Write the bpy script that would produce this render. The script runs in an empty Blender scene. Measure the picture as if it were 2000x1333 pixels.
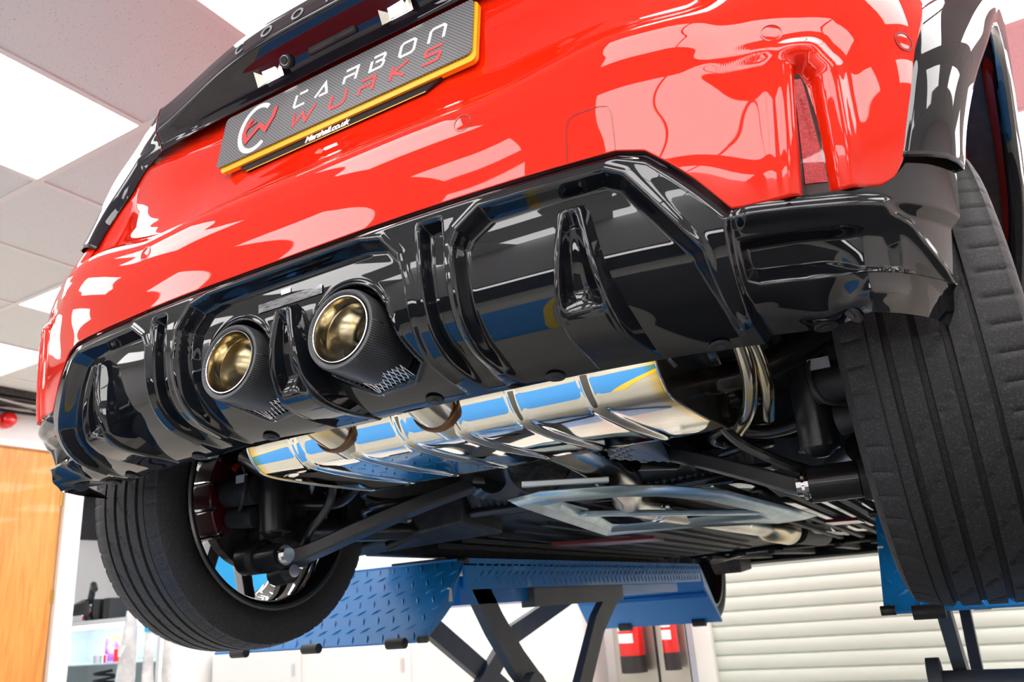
import bpy, math, random
import numpy as np
from mathutils import Vector, Matrix
random.seed(4); rng = np.random.default_rng(7)
sc = bpy.context.scene
COL = sc.collection
PI = math.pi
ZO = 0.72            # car-frame height 0 above the floor

# ------------------------------------------------------------ camera
cx, cy, cz = 0.735, -0.7137, -0.041
yaw, pitch, roll, F = 0.5001, 0.3226, -0.0782, 1.5622
f = Vector((-math.sin(yaw)*math.cos(pitch), math.cos(yaw)*math.cos(pitch), math.sin(pitch)))
rt = Vector((math.cos(yaw), math.sin(yaw), 0)); up = rt.cross(f)
r2 = rt*math.cos(roll)+up*math.sin(roll); u2 = -rt*math.sin(roll)+up*math.cos(roll)
cam = bpy.data.objects.new('camera', bpy.data.cameras.new('camera')); COL.objects.link(cam)
M = Matrix((r2, u2, -f)).transposed().to_4x4(); M.translation = Vector((cx, cy, cz+ZO)); cam.matrix_world = M
cam.data.sensor_width = 36; cam.data.lens = 36*F/2; cam.data.clip_start = .02; cam.data.clip_end = 60
cam.data.dof.use_dof = True; cam.data.dof.focus_distance = 1.15; cam.data.dof.aperture_fstop = 9
sc.camera = cam
# ------------------------------------------------------------ world, exposure
w = bpy.data.worlds.new('world'); sc.world = w; w.use_nodes = True
w.node_tree.nodes['Background'].inputs[0].default_value = (.9, .95, 1, 1)
w.node_tree.nodes['Background'].inputs[1].default_value = .6
sc.view_settings.view_transform = 'Standard'; sc.view_settings.look = 'None'
sc.view_settings.gamma = 1; sc.view_settings.exposure = -0.06; sc.view_settings.use_curve_mapping = False
sc.cycles.use_denoising = True; sc.cycles.max_bounces = 9; sc.cycles.diffuse_bounces = 5; sc.cycles.glossy_bounces = 5
sc.cycles.caustics_reflective = False; sc.cycles.caustics_refractive = False; sc.cycles.sample_clamp_indirect = 6
PANEL = 7.5          # strength of the ceiling light panels

# ------------------------------------------------------------ materials
MATS = {}
def mat(name, col=(.5, .5, .5), rough=.5, metal=0, coat=0, spec=.5, emit=None, es=1, trans=0):
    if name in MATS: return MATS[name]
    m = bpy.data.materials.new(name); m.use_nodes = True; b = m.node_tree.nodes['Principled BSDF']
    b.inputs['Base Color'].default_value = (*col, 1); b.inputs['Roughness'].default_value = rough
    b.inputs['Metallic'].default_value = metal; b.inputs['Coat Weight'].default_value = coat
    b.inputs['Coat Roughness'].default_value = .02; b.inputs['Specular IOR Level'].default_value = spec
    if trans: b.inputs['Transmission Weight'].default_value = trans
    if emit: b.inputs['Emission Color'].default_value = (*emit, 1); b.inputs['Emission Strength'].default_value = es
    MATS[name] = m; return m
def nodes(m): return m.node_tree.nodes, m.node_tree.links, m.node_tree.nodes['Principled BSDF']
def coordn(m, scale=(1, 1, 1), rot=(0, 0, 0)):
    n, l, b = nodes(m); tc = n.new('ShaderNodeTexCoord'); mp = n.new('ShaderNodeMapping')
    mp.inputs['Scale'].default_value = scale; mp.inputs['Rotation'].default_value = rot
    l.new(tc.outputs['Object'], mp.inputs[0]); return mp
def ramp(m, src, stops):
    n, l, b = nodes(m); r = n.new('ShaderNodeValToRGB'); l.new(src, r.inputs[0]); e = r.color_ramp.elements
    while len(e) < len(stops): e.new(.5)
    for k, (p, c_) in enumerate(stops): e[k].position = p; e[k].color = (*c_, 1)
    return r
def noisy(m, scale, c1, c2, lo=.35, hi=.65, bump=0, sc3=(1, 1, 1), detail=4, dist=.002):
    n, l, b = nodes(m); mp = coordn(m, sc3); t = n.new('ShaderNodeTexNoise'); t.inputs['Scale'].default_value = scale; t.inputs['Detail'].default_value = detail
    l.new(mp.outputs[0], t.inputs[0]); r = ramp(m, t.outputs[0], [(lo, c1), (hi, c2)]); l.new(r.outputs[0], b.inputs['Base Color'])
    if bump:
        bp = n.new('ShaderNodeBump'); bp.inputs['Strength'].default_value = bump; bp.inputs['Distance'].default_value = dist
        l.new(t.outputs[0], bp.inputs['Height']); l.new(bp.outputs[0], b.inputs['Normal'])
    return m
RED = mat('red_paint', (.80, .018, .003), .5, 0, 1.0, 0)
IORS = 1.62
PB = mat('gloss_black', (.007, .008, .011), .3, 0, 1.0, 0)
PB.node_tree.nodes['Principled BSDF'].inputs['Coat IOR'].default_value = IORS
DARK = noisy(mat('dark_plastic', (.02, .02, .022), .55), 40, (.012, .012, .014), (.03, .03, .032), bump=.2)
RUB = noisy(mat('tyre_rubber', (.03, .03, .032), .6), 420, (.017, .017, .019), (.075, .072, .066), .5, .82, bump=.35, dist=.0006)
BLKM = mat('black_steel', (.02, .02, .022), .28, .2, .3)
CAST = noisy(mat('cast_metal', (.06, .06, .06), .45, .8), 60, (.03, .03, .03), (.09, .085, .08), bump=.3)
STEEL = mat('polished_steel', (.86, .83, .75), .035, 1)
BRUSH = noisy(mat('brushed_steel', (.55, .52, .46), .22, 1), 8, (.45, .42, .36), (.68, .64, .55))
CHROME = mat('bright_chrome', (.85, .86, .88), .08, 1)
ZINC = noisy(mat('galvanised_zinc', (.55, .68, .72), .3, .75), 9, (.42, .56, .60), (.66, .78, .80))
FOIL = mat('foil_shield', (.35, .35, .35), .3, 1)
LBLUE = noisy(mat('lift_blue', (.02, .22, .62), .33, 0, .25), 3, (.008, .22, .62), (.012, .26, .68))
LGREY = noisy(mat('lift_grey', (.09, .1, .11), .45), 6, (.075, .08, .085), (.10, .105, .11))
WHITE = mat('white_paint', (.86, .86, .85), .5)
WALLM = noisy(mat('wall_paint', (.85, .85, .84), .7), 2, (.83, .83, .82), (.87, .87, .86))
YEL = mat('yellow_plastic', (.9, .5, .01), .3, 0, .3)
TXTW = mat('white_lettering', (.9, .9, .9), .35); TXTR = mat('red_lettering', (.75, .05, .05), .4)
SILV = mat('silver_lettering', (.35, .36, .38), .3, .3)
REDP = mat('red_plastic', (.75, .01, .01), .3, 0, .5)
LENS = noisy(mat('red_reflector', (.5, .005, .01), .12, 0, 1), 420, (.30, .002, .006), (.62, .01, .02), bump=.5, dist=.0006)
def carbon(name, s, c1, c2, rough=.25, coat=.6):
    m = mat(name, c1, rough, 0, coat); n, l, b = nodes(m)
    mp = coordn(m, (s, s, s), (0, 0, 0)); ch = n.new('ShaderNodeTexChecker'); ch.inputs['Scale'].default_value = 1
    sp = n.new('ShaderNodeSeparateXYZ'); cb = n.new('ShaderNodeCombineXYZ'); l.new(mp.outputs[0], sp.inputs[0]); l.new(sp.outputs[0], cb.inputs[0]); l.new(sp.outputs[2], cb.inputs[1])
    l.new(cb.outputs[0], ch.inputs[0]); ch.inputs['Color1'].default_value = (*c1, 1); ch.inputs['Color2'].default_value = (*c2, 1)
    l.new(ch.outputs[0], b.inputs['Base Color']); return m
PLC = carbon('carbon_plate', 330, (.07, .07, .075), (.24, .24, .25), .3, .5)
def carbon_tube():
    m = mat('carbon_sleeve', (.03, .03, .03), .42, 0, .15); n, l, b = nodes(m)
    tc = n.new('ShaderNodeTexCoord'); mp = n.new('ShaderNodeMapping'); mp.inputs['Scale'].default_value = (110, 30, 1)
    l.new(tc.outputs['UV'], mp.inputs[0]); ch = n.new('ShaderNodeTexChecker'); ch.inputs['Scale'].default_value = 1; l.new(mp.outputs[0], ch.inputs[0])
    ch.inputs['Color1'].default_value = (.012, .012, .013, 1); ch.inputs['Color2'].default_value = (.085, .088, .095, 1); l.new(ch.outputs[0], b.inputs['Base Color']); return m
CSL = carbon_tube()
def burnt():
    m = mat('burnt_steel', (.6, .5, .3), .16, 1); n, l, b = nodes(m); mp = coordn(m, (1, 1, 1))
    sp = n.new('ShaderNodeSeparateXYZ'); l.new(mp.outputs[0], sp.inputs[0])
    nz = n.new('ShaderNodeTexNoise'); nz.inputs['Scale'].default_value = 14; l.new(mp.outputs[0], nz.inputs[0])
    ad = n.new('ShaderNodeMath'); ad.operation = 'MULTIPLY_ADD'; ad.inputs[1].default_value = 7; l.new(sp.outputs[1], ad.inputs[0]); l.new(nz.outputs[0], ad.inputs[2])
    fr = n.new('ShaderNodeMath'); fr.operation = 'FRACT'; l.new(ad.outputs[0], fr.inputs[0])
    r = ramp(m, fr.outputs[0], [(0, (.80, .77, .68)), (.35, (.72, .68, .56)), (.55, (.88, .68, .34)), (.62, (.74, .66, .52)), (1, (.80, .77, .68))])
    l.new(r.outputs[0], b.inputs['Base Color']); return m
BURNT = burnt()
def muffler_mat():
    m = mat('tinted_muffler_steel', (.9, .88, .8), .03, 1); n, l, b = nodes(m); tc = n.new('ShaderNodeTexCoord')
    sp = n.new('ShaderNodeSeparateXYZ'); l.new(tc.outputs['UV'], sp.inputs[0])
    r = ramp(m, sp.outputs[0], [(0, (.45, .3, .12)), (.008, (.9, .62, .15)), (.03, (.93, .90, .80)), (.97, (.93, .90, .80)), (.992, (.9, .62, .15)), (1, (.45, .3, .12))])
    l.new(r.outputs[0], b.inputs['Base Color']); return m
MUF = muffler_mat()
def oak():
    m = mat('oak_veneer', (.8, .45, .16), .4, 0, .2); n, l, b = nodes(m); mp = coordn(m, (1, 6, .5))
    t = n.new('ShaderNodeTexNoise'); t.inputs['Scale'].default_value = 5; t.inputs['Detail'].default_value = 8; t.inputs['Distortion'].default_value = .7
    l.new(mp.outputs[0], t.inputs[0]); r = ramp(m, t.outputs[0], [(.3, (.60, .22, .035)), (.5, (.70, .30, .06)), (.7, (.78, .37, .09))]); l.new(r.outputs[0], b.inputs['Base Color']); return m
OAK = oak()
def tile_mat():
    m = mat('mineral_tile', (.75, .78, .77), .9); n, l, b = nodes(m); mp = coordn(m)
    t = n.new('ShaderNodeTexNoise'); t.inputs['Scale'].default_value = 150; t.inputs['Detail'].default_value = 2; l.new(mp.outputs[0], t.inputs[0])
    r = ramp(m, t.outputs[0], [(.30, (.42, .38, .37)), (.36, (.70, .715, .705))]); l.new(r.outputs[0], b.inputs['Base Color']); return m
TILE = tile_mat()
def floor_mat():
    m = mat('painted_floor', (.4, .4, .4), .3); n, l, b = nodes(m); mp = coordn(m)
    t = n.new('ShaderNodeTexNoise'); t.inputs['Scale'].default_value = 3; l.new(mp.outputs[0], t.inputs[0])
    r = ramp(m, t.outputs[0], [(.3, (.44, .43, .38)), (.7, (.52, .51, .46))]); l.new(r.outputs[0], b.inputs['Base Color']); return m
FLOORM = floor_mat()
LIT = mat('light_diffuser', (1, 1, 1), .5, emit=(1, .98, .97), es=PANEL)
LIT2 = mat('boosted_diffuser', (1, 1, 1), .5, emit=(1, .99, .98), es=PANEL*1.5)  # boosted emission, added to brighten the far end of the room
LEDM = mat('small_lamp', (1, 1, 1), .5, emit=(1, .98, .92), es=14)

# ------------------------------------------------------------ object helpers
def root(name, label, cat, loc, group=None):
    o = bpy.data.objects.new(name, None); COL.objects.link(o); o.location = (loc[0], loc[1], loc[2]+ZO)
    o['label'] = label; o['category'] = cat; o.empty_display_size = .1
    if group: o['group'] = group
    return o
def wpos(p):
    v = Vector((0, 0, 0))
    while p is not None: v = v + p.location; p = p.parent
    return v
def link(o, parent=None, label=None, kind=None, cat=None, group=None):
    COL.objects.link(o)
    if parent is not None:
        o.parent = parent; o.location = o.location-wpos(parent)
    if label: o['label'] = label
    if kind: o['kind'] = kind
    if cat: o['category'] = cat
    if group: o['group'] = group
    return o
def mesh(name, V, Fc, m, parent=None, smooth=False, origin=None, uv=None, ang=None, **k):
    V = np.asarray(V, float)
    og = np.array(origin if origin is not None else (0, 0, 0), float)
    me = bpy.data.meshes.new(name); me.from_pydata((V-og).tolist(), [], [tuple(int(i) for i in q) for q in Fc]); me.materials.append(m)
    if smooth: me.polygons.foreach_set('use_smooth', [True]*len(me.polygons))
    if uv is not None:
        ul = me.uv_layers.new(name='uv'); li = np.zeros(len(me.loops), int); me.loops.foreach_get('vertex_index', li)
        ul.data.foreach_set('uv', np.asarray(uv)[li].ravel())
    if ang: me.set_sharp_from_angle(angle=math.radians(ang))
    me.update(); o = bpy.data.objects.new(name, me); o.location = (og[0], og[1], og[2]+ZO)
    return link(o, parent, **k)
def gridf(nu, nv, wrap=False):
    i, j = np.meshgrid(np.arange(nu-(0 if wrap else 1)), np.arange(nv-1)); a = j*nu+i; b = j*nu+(i+1) % nu
    return np.stack([a, b, b+nu, a+nu], -1).reshape(-1, 4)
def gridmesh(name, Pts, m, parent=None, wrap=False, flip=False, thick=0, **k):
    nv, nu = Pts.shape[:2]; Fc = gridf(nu, nv, wrap)
    if flip: Fc = Fc[:, ::-1]
    o = mesh(name, Pts.reshape(-1, 3), Fc, m, parent, smooth=True, **k)
    if thick:
        s = o.modifiers.new('s', 'SOLIDIFY'); s.thickness = thick; s.offset = -1
    return o
class MB:
    def __init__(s): s.V = []; s.F = []
    def add(s, V, Fc):
        n = len(s.V); s.V += [tuple(v) for v in V]; s.F += [tuple(i+n for i in q) for q in Fc]; return s
    def box(s, a, b):
        (x0, y0, z0), (x1, y1, z1) = a, b
        V = [(x, y, z) for z in (z0, z1) for y in (y0, y1) for x in (x0, x1)]
        return s.add(V, [(0, 2, 3, 1), (4, 5, 7, 6), (0, 1, 5, 4), (2, 6, 7, 3), (0, 4, 6, 2), (1, 3, 7, 5)])
    def prism(s, poly, d):
        n = len(poly); d = np.array(d); P = [np.array(p, float) for p in poly]
        return s.add(P+[p+d for p in P], [tuple(range(n))[::-1], tuple(range(n, 2*n))]+[(i, (i+1) % n, n+(i+1) % n, n+i) for i in range(n)])
    def bar(s, a, b, w, h, upv=(0, 0, 1)):
        a, b = Vector(a), Vector(b); d = (b-a).normalized(); sx = d.cross(Vector(upv)).normalized()*w/2; sz = sx.cross(d).normalized()*h/2
        P = [a-sx-sz, a+sx-sz, a+sx+sz, a-sx+sz]; return s.prism(P, b-a)
    def tube(s, pts, r, n=16, cap=True):
        pts = [Vector(p) for p in pts]; rs = r if hasattr(r, '__len__') else [r]*len(pts); V = []; N = None
        for i, p in enumerate(pts):
            t = (pts[min(i+1, len(pts)-1)]-pts[max(i-1, 0)]).normalized()
            if N is None: N = t.orthogonal().normalized()
            N = (N-t*N.dot(t)).normalized(); B = t.cross(N)
            V += [p+(N*math.cos(2*PI*k/n)+B*math.sin(2*PI*k/n))*rs[i] for k in range(n)]
        Fc = [tuple(q) for q in gridf(n, len(pts), True)]
        if cap: Fc += [tuple(range(n))[::-1], tuple(range((len(pts)-1)*n, len(pts)*n))]
        return s.add(V, Fc)
    def make(s, name, m, parent=None, smooth=True, ang=35, bevel=0, **k):
        o = mesh(name, s.V, s.F, m, parent, smooth=smooth, ang=ang if smooth else None, **k)
        if bevel:
            b = o.modifiers.new('b', 'BEVEL'); b.width = bevel; b.segments = 2; b.limit_method = 'ANGLE'
        return o
def smoothpath(pts, n=8):
    pts = [np.array(p, float) for p in pts]; P = [2*pts[0]-pts[1]]+pts+[2*pts[-1]-pts[-2]]; out = []
    for i in range(1, len(P)-2):
        for t in np.linspace(0, 1, n, endpoint=False):
            a, b, c_, d = P[i-1:i+3]; out.append(.5*(2*b+(c_-a)*t+(2*a-5*b+4*c_-d)*t*t+(-a+3*b-3*c_+d)*t**3))
    return out+[pts[-1]]
def lathe(prof, origin, axis='x', n=64, s=1):
    """prof: (along, radius) -> points ring grid"""
    a = np.linspace(0, 2*PI, n, endpoint=False); P = np.zeros((len(prof), n, 3))
    for i, (t, r) in enumerate(prof):
        if axis == 'x': P[i] = np.stack([np.full(n, t*s), r*np.cos(a), r*np.sin(a)], -1)
        elif axis == 'y': P[i] = np.stack([r*np.cos(a), np.full(n, t*s), r*np.sin(a)], -1)
        else: P[i] = np.stack([r*np.cos(a), r*np.sin(a), np.full(n, t*s)], -1)
    return P+np.array(origin)
def lobj(name, prof, origin, m, parent=None, axis='x', n=64, ang=40, **k):
    P = lathe(prof, origin, axis, n); return mesh(name, P.reshape(-1, 3), gridf(n, len(prof), True), m, parent, smooth=True, ang=ang, **k)
def textobj(body, size, m, name, parent, mat4, ext=.0006, shear=0, spacing=1, bold=0, align='LEFT'):
    cu = bpy.data.curves.new(name, 'FONT'); cu.body = body; cu.size = size; cu.extrude = ext; cu.shear = shear; cu.space_character = spacing; cu.offset = bold; cu.align_x = align
    t = bpy.data.objects.new('t', cu); me = bpy.data.meshes.new_from_object(t); bpy.data.objects.remove(t); me.transform(mat4); me.materials.append(m)
    o = bpy.data.objects.new(name, me); o.location = (0, 0, ZO); return link(o, parent)
def stroke(paths, wd, ext):
    """flat bars along 2-D polylines -> MB in local xy, thickness ext in z"""
    mb = MB()
    for pth in paths:
        p = [np.array(q, float) for q in pth]; n = len(p); closed = np.allclose(p[0], p[-1])
        if closed: p = p[:-1]; n -= 1
        L, R = [], []
        for i in range(n):
            a = p[i-1] if (i > 0 or closed) else None; b = p[(i+1) % n] if (i < n-1 or closed) else None
            d1 = (p[i]-a)/np.linalg.norm(p[i]-a) if a is not None else None; d2 = (b-p[i])/np.linalg.norm(b-p[i]) if b is not None else None
            if d1 is None: d1 = d2
            if d2 is None: d2 = d1
            n1 = np.array([-d1[1], d1[0]]); n2 = np.array([-d2[1], d2[0]]); mt = n1+n2; mt /= np.linalg.norm(mt); k = min(1/max(mt@n1, .35), 2.2)
            L.append(p[i]+mt*k*wd/2); R.append(p[i]-mt*k*wd/2)
        m_ = n if closed else n-1
        for i in range(m_):
            j = (i+1) % n; mb.prism([(*L[i], 0), (*R[i], 0), (*R[j], 0), (*L[j], 0)], (0, 0, ext))
    return mb

# ------------------------------------------------------------ car surface
def cr(xs, ys, x):
    x = np.asarray(x, float); m = np.gradient(ys, xs); i = np.clip(np.searchsorted(xs, x)-1, 0, len(xs)-2); h = xs[i+1]-xs[i]; t = np.clip((x-xs[i])/h, 0, 1)
    return (2*t**3-3*t**2+1)*ys[i]+(t**3-2*t**2+t)*h*m[i]+(-2*t**3+3*t**2)*ys[i+1]+(t**3-t**2)*h*m[i+1]
def ss(a, b, x):
    t = np.clip((np.asarray(x, float)-a)/(b-a), 0, 1); return t*t*(3-2*t)
A_ = np.array
def lerp(a, b, t): return a+(b-a)*t
PX = A_([(0, 0), (.1, .0), (.2, .001), (.3, .006), (.4, .014), (.5, .03), (.585, .055), (.655, .083), (.71, .115), (.75, .153), (.778, .20), (.795, .25), (.806, .31), (.812, .4), (.816, .5), (.82, .8), (.824, 1.2)])
UU = np.concatenate([[0], np.cumsum(np.hypot(*np.diff(PX, axis=0).T))])
LP = A_([(.004, .47), (0, .427), (-.002, .38), (.0, .34), (.006, .305), (.018, .276), (.042, .252), (.08, .238), (.13, .229), (.19, .223)])
LV = np.concatenate([[0], np.cumsum(np.hypot(*np.diff(LP, axis=0).T))]); LV -= LV[1]
SC = A_([(.3, .006), (.36, .0), (.427, 0), (.48, -.002), (.52, 0), (.555, .01), (.575, .03), (.6, .06), (.65, .092), (.7, .112), (.8, .13), (.9, .16), (1.0, .2)])
SS = A_([(.3, .006), (.36, .0), (.427, 0), (.5, .002), (.56, .01), (.6, .022), (.65, .045), (.7, .070), (.75, .092), (.8, .112), (.9, .15), (1., .2)])
def plan(u, z, py):
    s = np.sign(u); a = abs(u); x = cr(UU, PX[:, 0], a); y = cr(UU, PX[:, 1], a); k = 1+.2*(z-.3)*np.clip((a-.3)/.4, 0, 1); e = 1e-3
    tx = cr(UU, PX[:, 0], a+e)-cr(UU, PX[:, 0], a-e); ty = cr(UU, PX[:, 1], a+e)-cr(UU, PX[:, 1], a-e); n = np.hypot(tx, ty); w_ = .6*ss(.62, .8, a)
    dx = -ty/n*w_; dy = (1-w_)+tx/n*w_; m = np.hypot(dx, dy); return np.stack([s*(x*k+py*dx/m), y+py*dy/m, z+0*u], -1)
def Plow(u, v):
    b = ss(.67, .74, abs(u)); z = cr(LV, LP[:, 1], v); zc = np.where(v > .188, .2525-.335*(v-.188), z)
    return plan(u, z*(1-b)+zc*b, cr(LV, LP[:, 0], v)*(1-.82*ss(.655, .73, abs(u))))
def Pup(u, z):
    w_ = ss(.54, .62, abs(u)); return plan(u, z, (1-w_)*cr(SC[:, 0], SC[:, 1], z-.03*ss(.3, .5, abs(u)))+w_*cr(SS[:, 0], SS[:, 1], z))
def sdf(poly, x, y):
    """signed distance, negative inside"""
    P = np.array(poly, float); d = np.full(x.shape, 1e9); ins = np.zeros(x.shape, bool)
    for i in range(len(P)):
        a, b = P[i], P[(i+1) % len(P)]; e = b-a; wx, wy = x-a[0], y-a[1]; t = np.clip((wx*e[0]+wy*e[1])/(e@e), 0, 1)
        d = np.minimum(d, np.hypot(wx-e[0]*t, wy-e[1]*t))
        c_ = (a[1] > y) != (b[1] > y)
        with np.errstate(divide='ignore', invalid='ignore'): xi = a[0]+(y-a[1])/(e[1] if e[1] else 1e-12)*e[0]
        ins ^= c_ & (x < xi)
    return np.where(ins, -d, d)
def segd(p, q, x, y):
    e = np.array(q)-np.array(p); wx, wy = x-p[0], y-p[1]; t = np.clip((wx*e[0]+wy*e[1])/(e@e), 0, 1); return np.hypot(wx-e[0]*t, wy-e[1]*t), t
def normals(P):
    du = np.gradient(P, axis=1); dv = np.gradient(P, axis=0); n = np.cross(du, dv); n /= np.linalg.norm(n, axis=-1, keepdims=True)+1e-12; return n

# boundary between red bumper and black lower part: (u, v) with v measured down from z=.427
VT = A_([(0, 0), (.476, 0), (.506, .008), (.531, .03), (.555, .055), (.587, .092), (.60, .093), (.697, .088), (.74, .085), (.755, .075), (.77, .058), (.80, .055), (.86, .052), (1.2, .05)])
def vt(a): return np.interp(a, VT[:, 0], VT[:, 1])
VB = A_([(0, .305), (.55, .30), (.70, .30), (.80, .30), (.91, .29), (1.2, .29)])
def vb(a): return np.interp(a, VB[:, 0], VB[:, 1])

CENTRE = [(-.172, .022), (-.137, .014), (.137, .014), (.172, .022), (.198, .052), (.206, .094), (.203, .20), (.205, .45), (-.205, .45), (-.203, .20), (-.206, .094), (-.198, .052)]
SIDE = [(.272, .06), (.281, .043), (.312, .021), (.462, .020), (.482, .031), (.53, .098), (.554, .132), (.561, .175), (.566, .234), (.567, .45), (.280, .45), (.270, .20)]
SCOOP = [(.590, .124), (.735, .119), (.758, .122), (.770, .14), (.776, .175), (.770, .186), (.604, .186), (.590, .178)]
TIPX, TIPV, TIPZ = .0986, .121, .306
POCK = [(.060, .15), (.045, .19), (.085, .243), (.150, .236), (.178, .208), (.166, .15), (.158, .10)]
def lower_disp(U, V):
    a = abs(U); d = np.zeros_like(a)
    dep = .022*(1-ss(.17, .30, V))
    sC = sdf(CENTRE, U, V); sS = sdf(SIDE, a, V)
    d -= dep*(ss(0, .009, -sC)+ss(0, .012, -sS))
    d += .003*np.exp(-(sC/.006)**2)*(V < .25)+.003*np.exp(-(sS/.006)**2)*(V < .25)          # rolled lips
    wd = np.interp(a, [0, .47, .53, .58, .62, .7], [.011, .011, .022, .024, .016, .016])
    d -= .007*(1-ss(0, 1, (V-vt(a))/wd))*(1-ss(.585, .605, a))                                            # band under the red edge
    d -= .020*ss(.226, .234, a)*(1-ss(.252, .262, a))*ss(.018, .03, V)*(1-ss(.2, .29, V))       # valley between the bays
    # pockets round the tailpipes
    for sgn in (-1, 1):
        x = U-sgn*TIPX if sgn > 0 else U+TIPX
        rr = np.hypot(x, (V-TIPV)); s1 = rr-.061; s2 = sdf(POCK, U if sgn > 0 else U+2*TIPX, V)
        s_ = np.minimum(s1, s2); d -= .055*ss(0, .005, -s_)
        d += .003*np.exp(-((s_-.001)/.004)**2)
    # corner: set back from the frame, scooped
    d -= .010*ss(.578, .588, a)*ss(.10, .115, V)
    d -= .022*ss(0, .014, -sdf(SCOOP, a, V))*(1-.65*ss(.67, .76, a))
    cv = np.interp(a, [.59, .74, .779, .819, .868, .90, .95], [.106, .110, .126, .155, .188, .222, .26])
    d += .008*np.exp(-((V-cv)/.008)**2)*ss(.59, .60, a)*(1-.5*ss(.76, .80, a)); d -= .005*ss(0, .05, V-cv)*ss(.70, .80, a)
    d += .006*np.exp(-((V-.245)/.03)**2)*ss(.60, .66, a)*(1-ss(.74, .80, a))
    return d
def ue(s): return .858+.012*s+.04*ss(.5, .95, s)
def lower_grid(nu, nv, disp=True):
    t = np.linspace(-1, 1, nu); s = np.linspace(0, 1, nv); T, S = np.meshgrid(t, s); at = abs(T)
    U = np.where(at < .88, .75*at/.88, .75+(at-.88)/.12*(ue(S)-.75))*np.sign(T)
    V = vt(abs(U))+S*(vb(abs(U))-vt(abs(U)))
    P = Plow(U.ravel(), V.ravel()).reshape(nv, nu, 3)
    if disp: P = P-normals(P)*(-lower_disp(U, V)[..., None]) if False else P+outn(P)*lower_disp(U, V)[..., None]
    return U, V, P
def outn(P):
    n = normals(P); s = np.sign(n[P.shape[0]//2, P.shape[1]//2, 1]); return -n*s

car = root('hatchback_car', 'red hatchback seen from below its rear bumper, raised on the blue scissor lift', 'car', (0, 2, -.08))
U, V, P = lower_grid(860, 170)
low = gridmesh('rear_diffuser', P, PB, car, flip=False)
print('normal check', outn(P)[80, 430])

# red bumper with recessed reflector slots
HOOD = [(.648, .338), (.650, .495), (.668, .500), (.684, .480), (.704, .340)]
def red_disp(U, Z):
    a = abs(U); d = np.zeros_like(a); s_ = sdf([(.655, .30), (.656, .492), (.670, .492), (.682, .474), (.699, .30)], a, Z)
    d -= .012*ss(0, .006, -s_)
    d += .007*np.exp(-((s_-.012)/.012)**2)*ss(.60, .66, a)
    d += .004*np.exp(-((Z-.512-.0*a)/.010)**2)*ss(.54, .64, a)*(1-ss(.66, .70, a))
    return d
def zt(a): return np.interp(a, [0, .476, .506, .531, .555, .587, .60, .697, .74, .755, .768, .781, .799, .836, .87, .92, .98], [.427, .427, .419, .397, .373, .335, .334, .339, .342, .350, .374, .44, .513, .589, .63, .68, .71])
nu, nv = 820, 130
t = np.linspace(-1, 1, nu)*.98; S = np.linspace(0, 1, nv)[:, None]
Ug = np.repeat(t[None], nv, 0); ztop = .579+.03*ss(.3, .5, abs(Ug))+ss(.575, .63, abs(Ug))*.36
Zg = zt(abs(Ug))+(ztop-zt(abs(Ug)))*S
P = Pup(Ug.ravel(), Zg.ravel()).reshape(nv, nu, 3); P = P+outn(P)*red_disp(Ug, Zg)[..., None]*1.0
bump = gridmesh('rear_bumper', P, RED, car, thick=.003)
ln = (Zg[0]-.0)
# bright seam line under the red edge is left to the lip of the panel itself
# tailgate skin
t = np.linspace(-.625, .625, 340); S = np.linspace(0, 1, 70)[:, None]; Ug = np.repeat(t[None], 70, 0); Zg = .585+.03*ss(.3, .5, abs(Ug))+S*.29
P = Pup(Ug.ravel(), Zg.ravel()).reshape(70, 340, 3); P[..., 1] += .002+.006*(1-S)**4
gridmesh('tailgate', P, RED, car, thick=.004)
def onup(u, z, off=0):
    p = Pup(A_([u-.002, u, u+.002, u, u]), A_([z, z, z, z-.002, z+.002])); n = np.cross(p[2]-p[0], p[4]-p[3]); n /= np.linalg.norm(n); return Vector(p[1]+n*off), Vector(n)
def onlow(u, v, off=0, disp=True):
    uu = A_([u-.002, u, u+.002, u, u]); vv = A_([v, v, v, v-.002, v+.002]); p = Plow(uu, vv); n = np.cross(p[2]-p[0], p[3]-p[4]); n /= np.linalg.norm(n)
    d = float(lower_disp(A_([[u]]), A_([[v]]))[0, 0]) if disp else 0; return Vector(p[1]+n*(off+d)), Vector(n)
def frame(n, upv=Vector((0, 0, 1))):
    x = upv.cross(n).normalized(); y = n.cross(x); return x, y
def disc(name, p, n, r, m, parent, h=.0015, ring=False, rin=0, seg=28):
    x, y = frame(n); prof = [(r, 0), (r, h*.7), (r*.94, h), (0.0001, h)] if not ring else [(r, 0), (r, h), (rin, h), (rin, 0)]
    V = []; 
    for rr, hh in prof: V += [p+(x*math.cos(a)+y*math.sin(a))*rr+n*hh for a in np.linspace(0, 2*PI, seg, endpoint=False)]
    return mesh(name, V, gridf(seg, len(prof), True), m, parent, smooth=True, ang=40)
# parking sensors
for u, z in ((.296, .526), (-.296, .526), (.639, .536), (-.639, .536), (.782, .517)):
    p, n = onup(u, z, .0002); s_ = disc('parking_sensor', p, n, .0098, RED, car, .0004)
    disc('seam_ring', p, n, .0122, mat('dark_seam', (.25, .002, .002), .3, 0, .5), s_, .0005, True, .0108)
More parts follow.
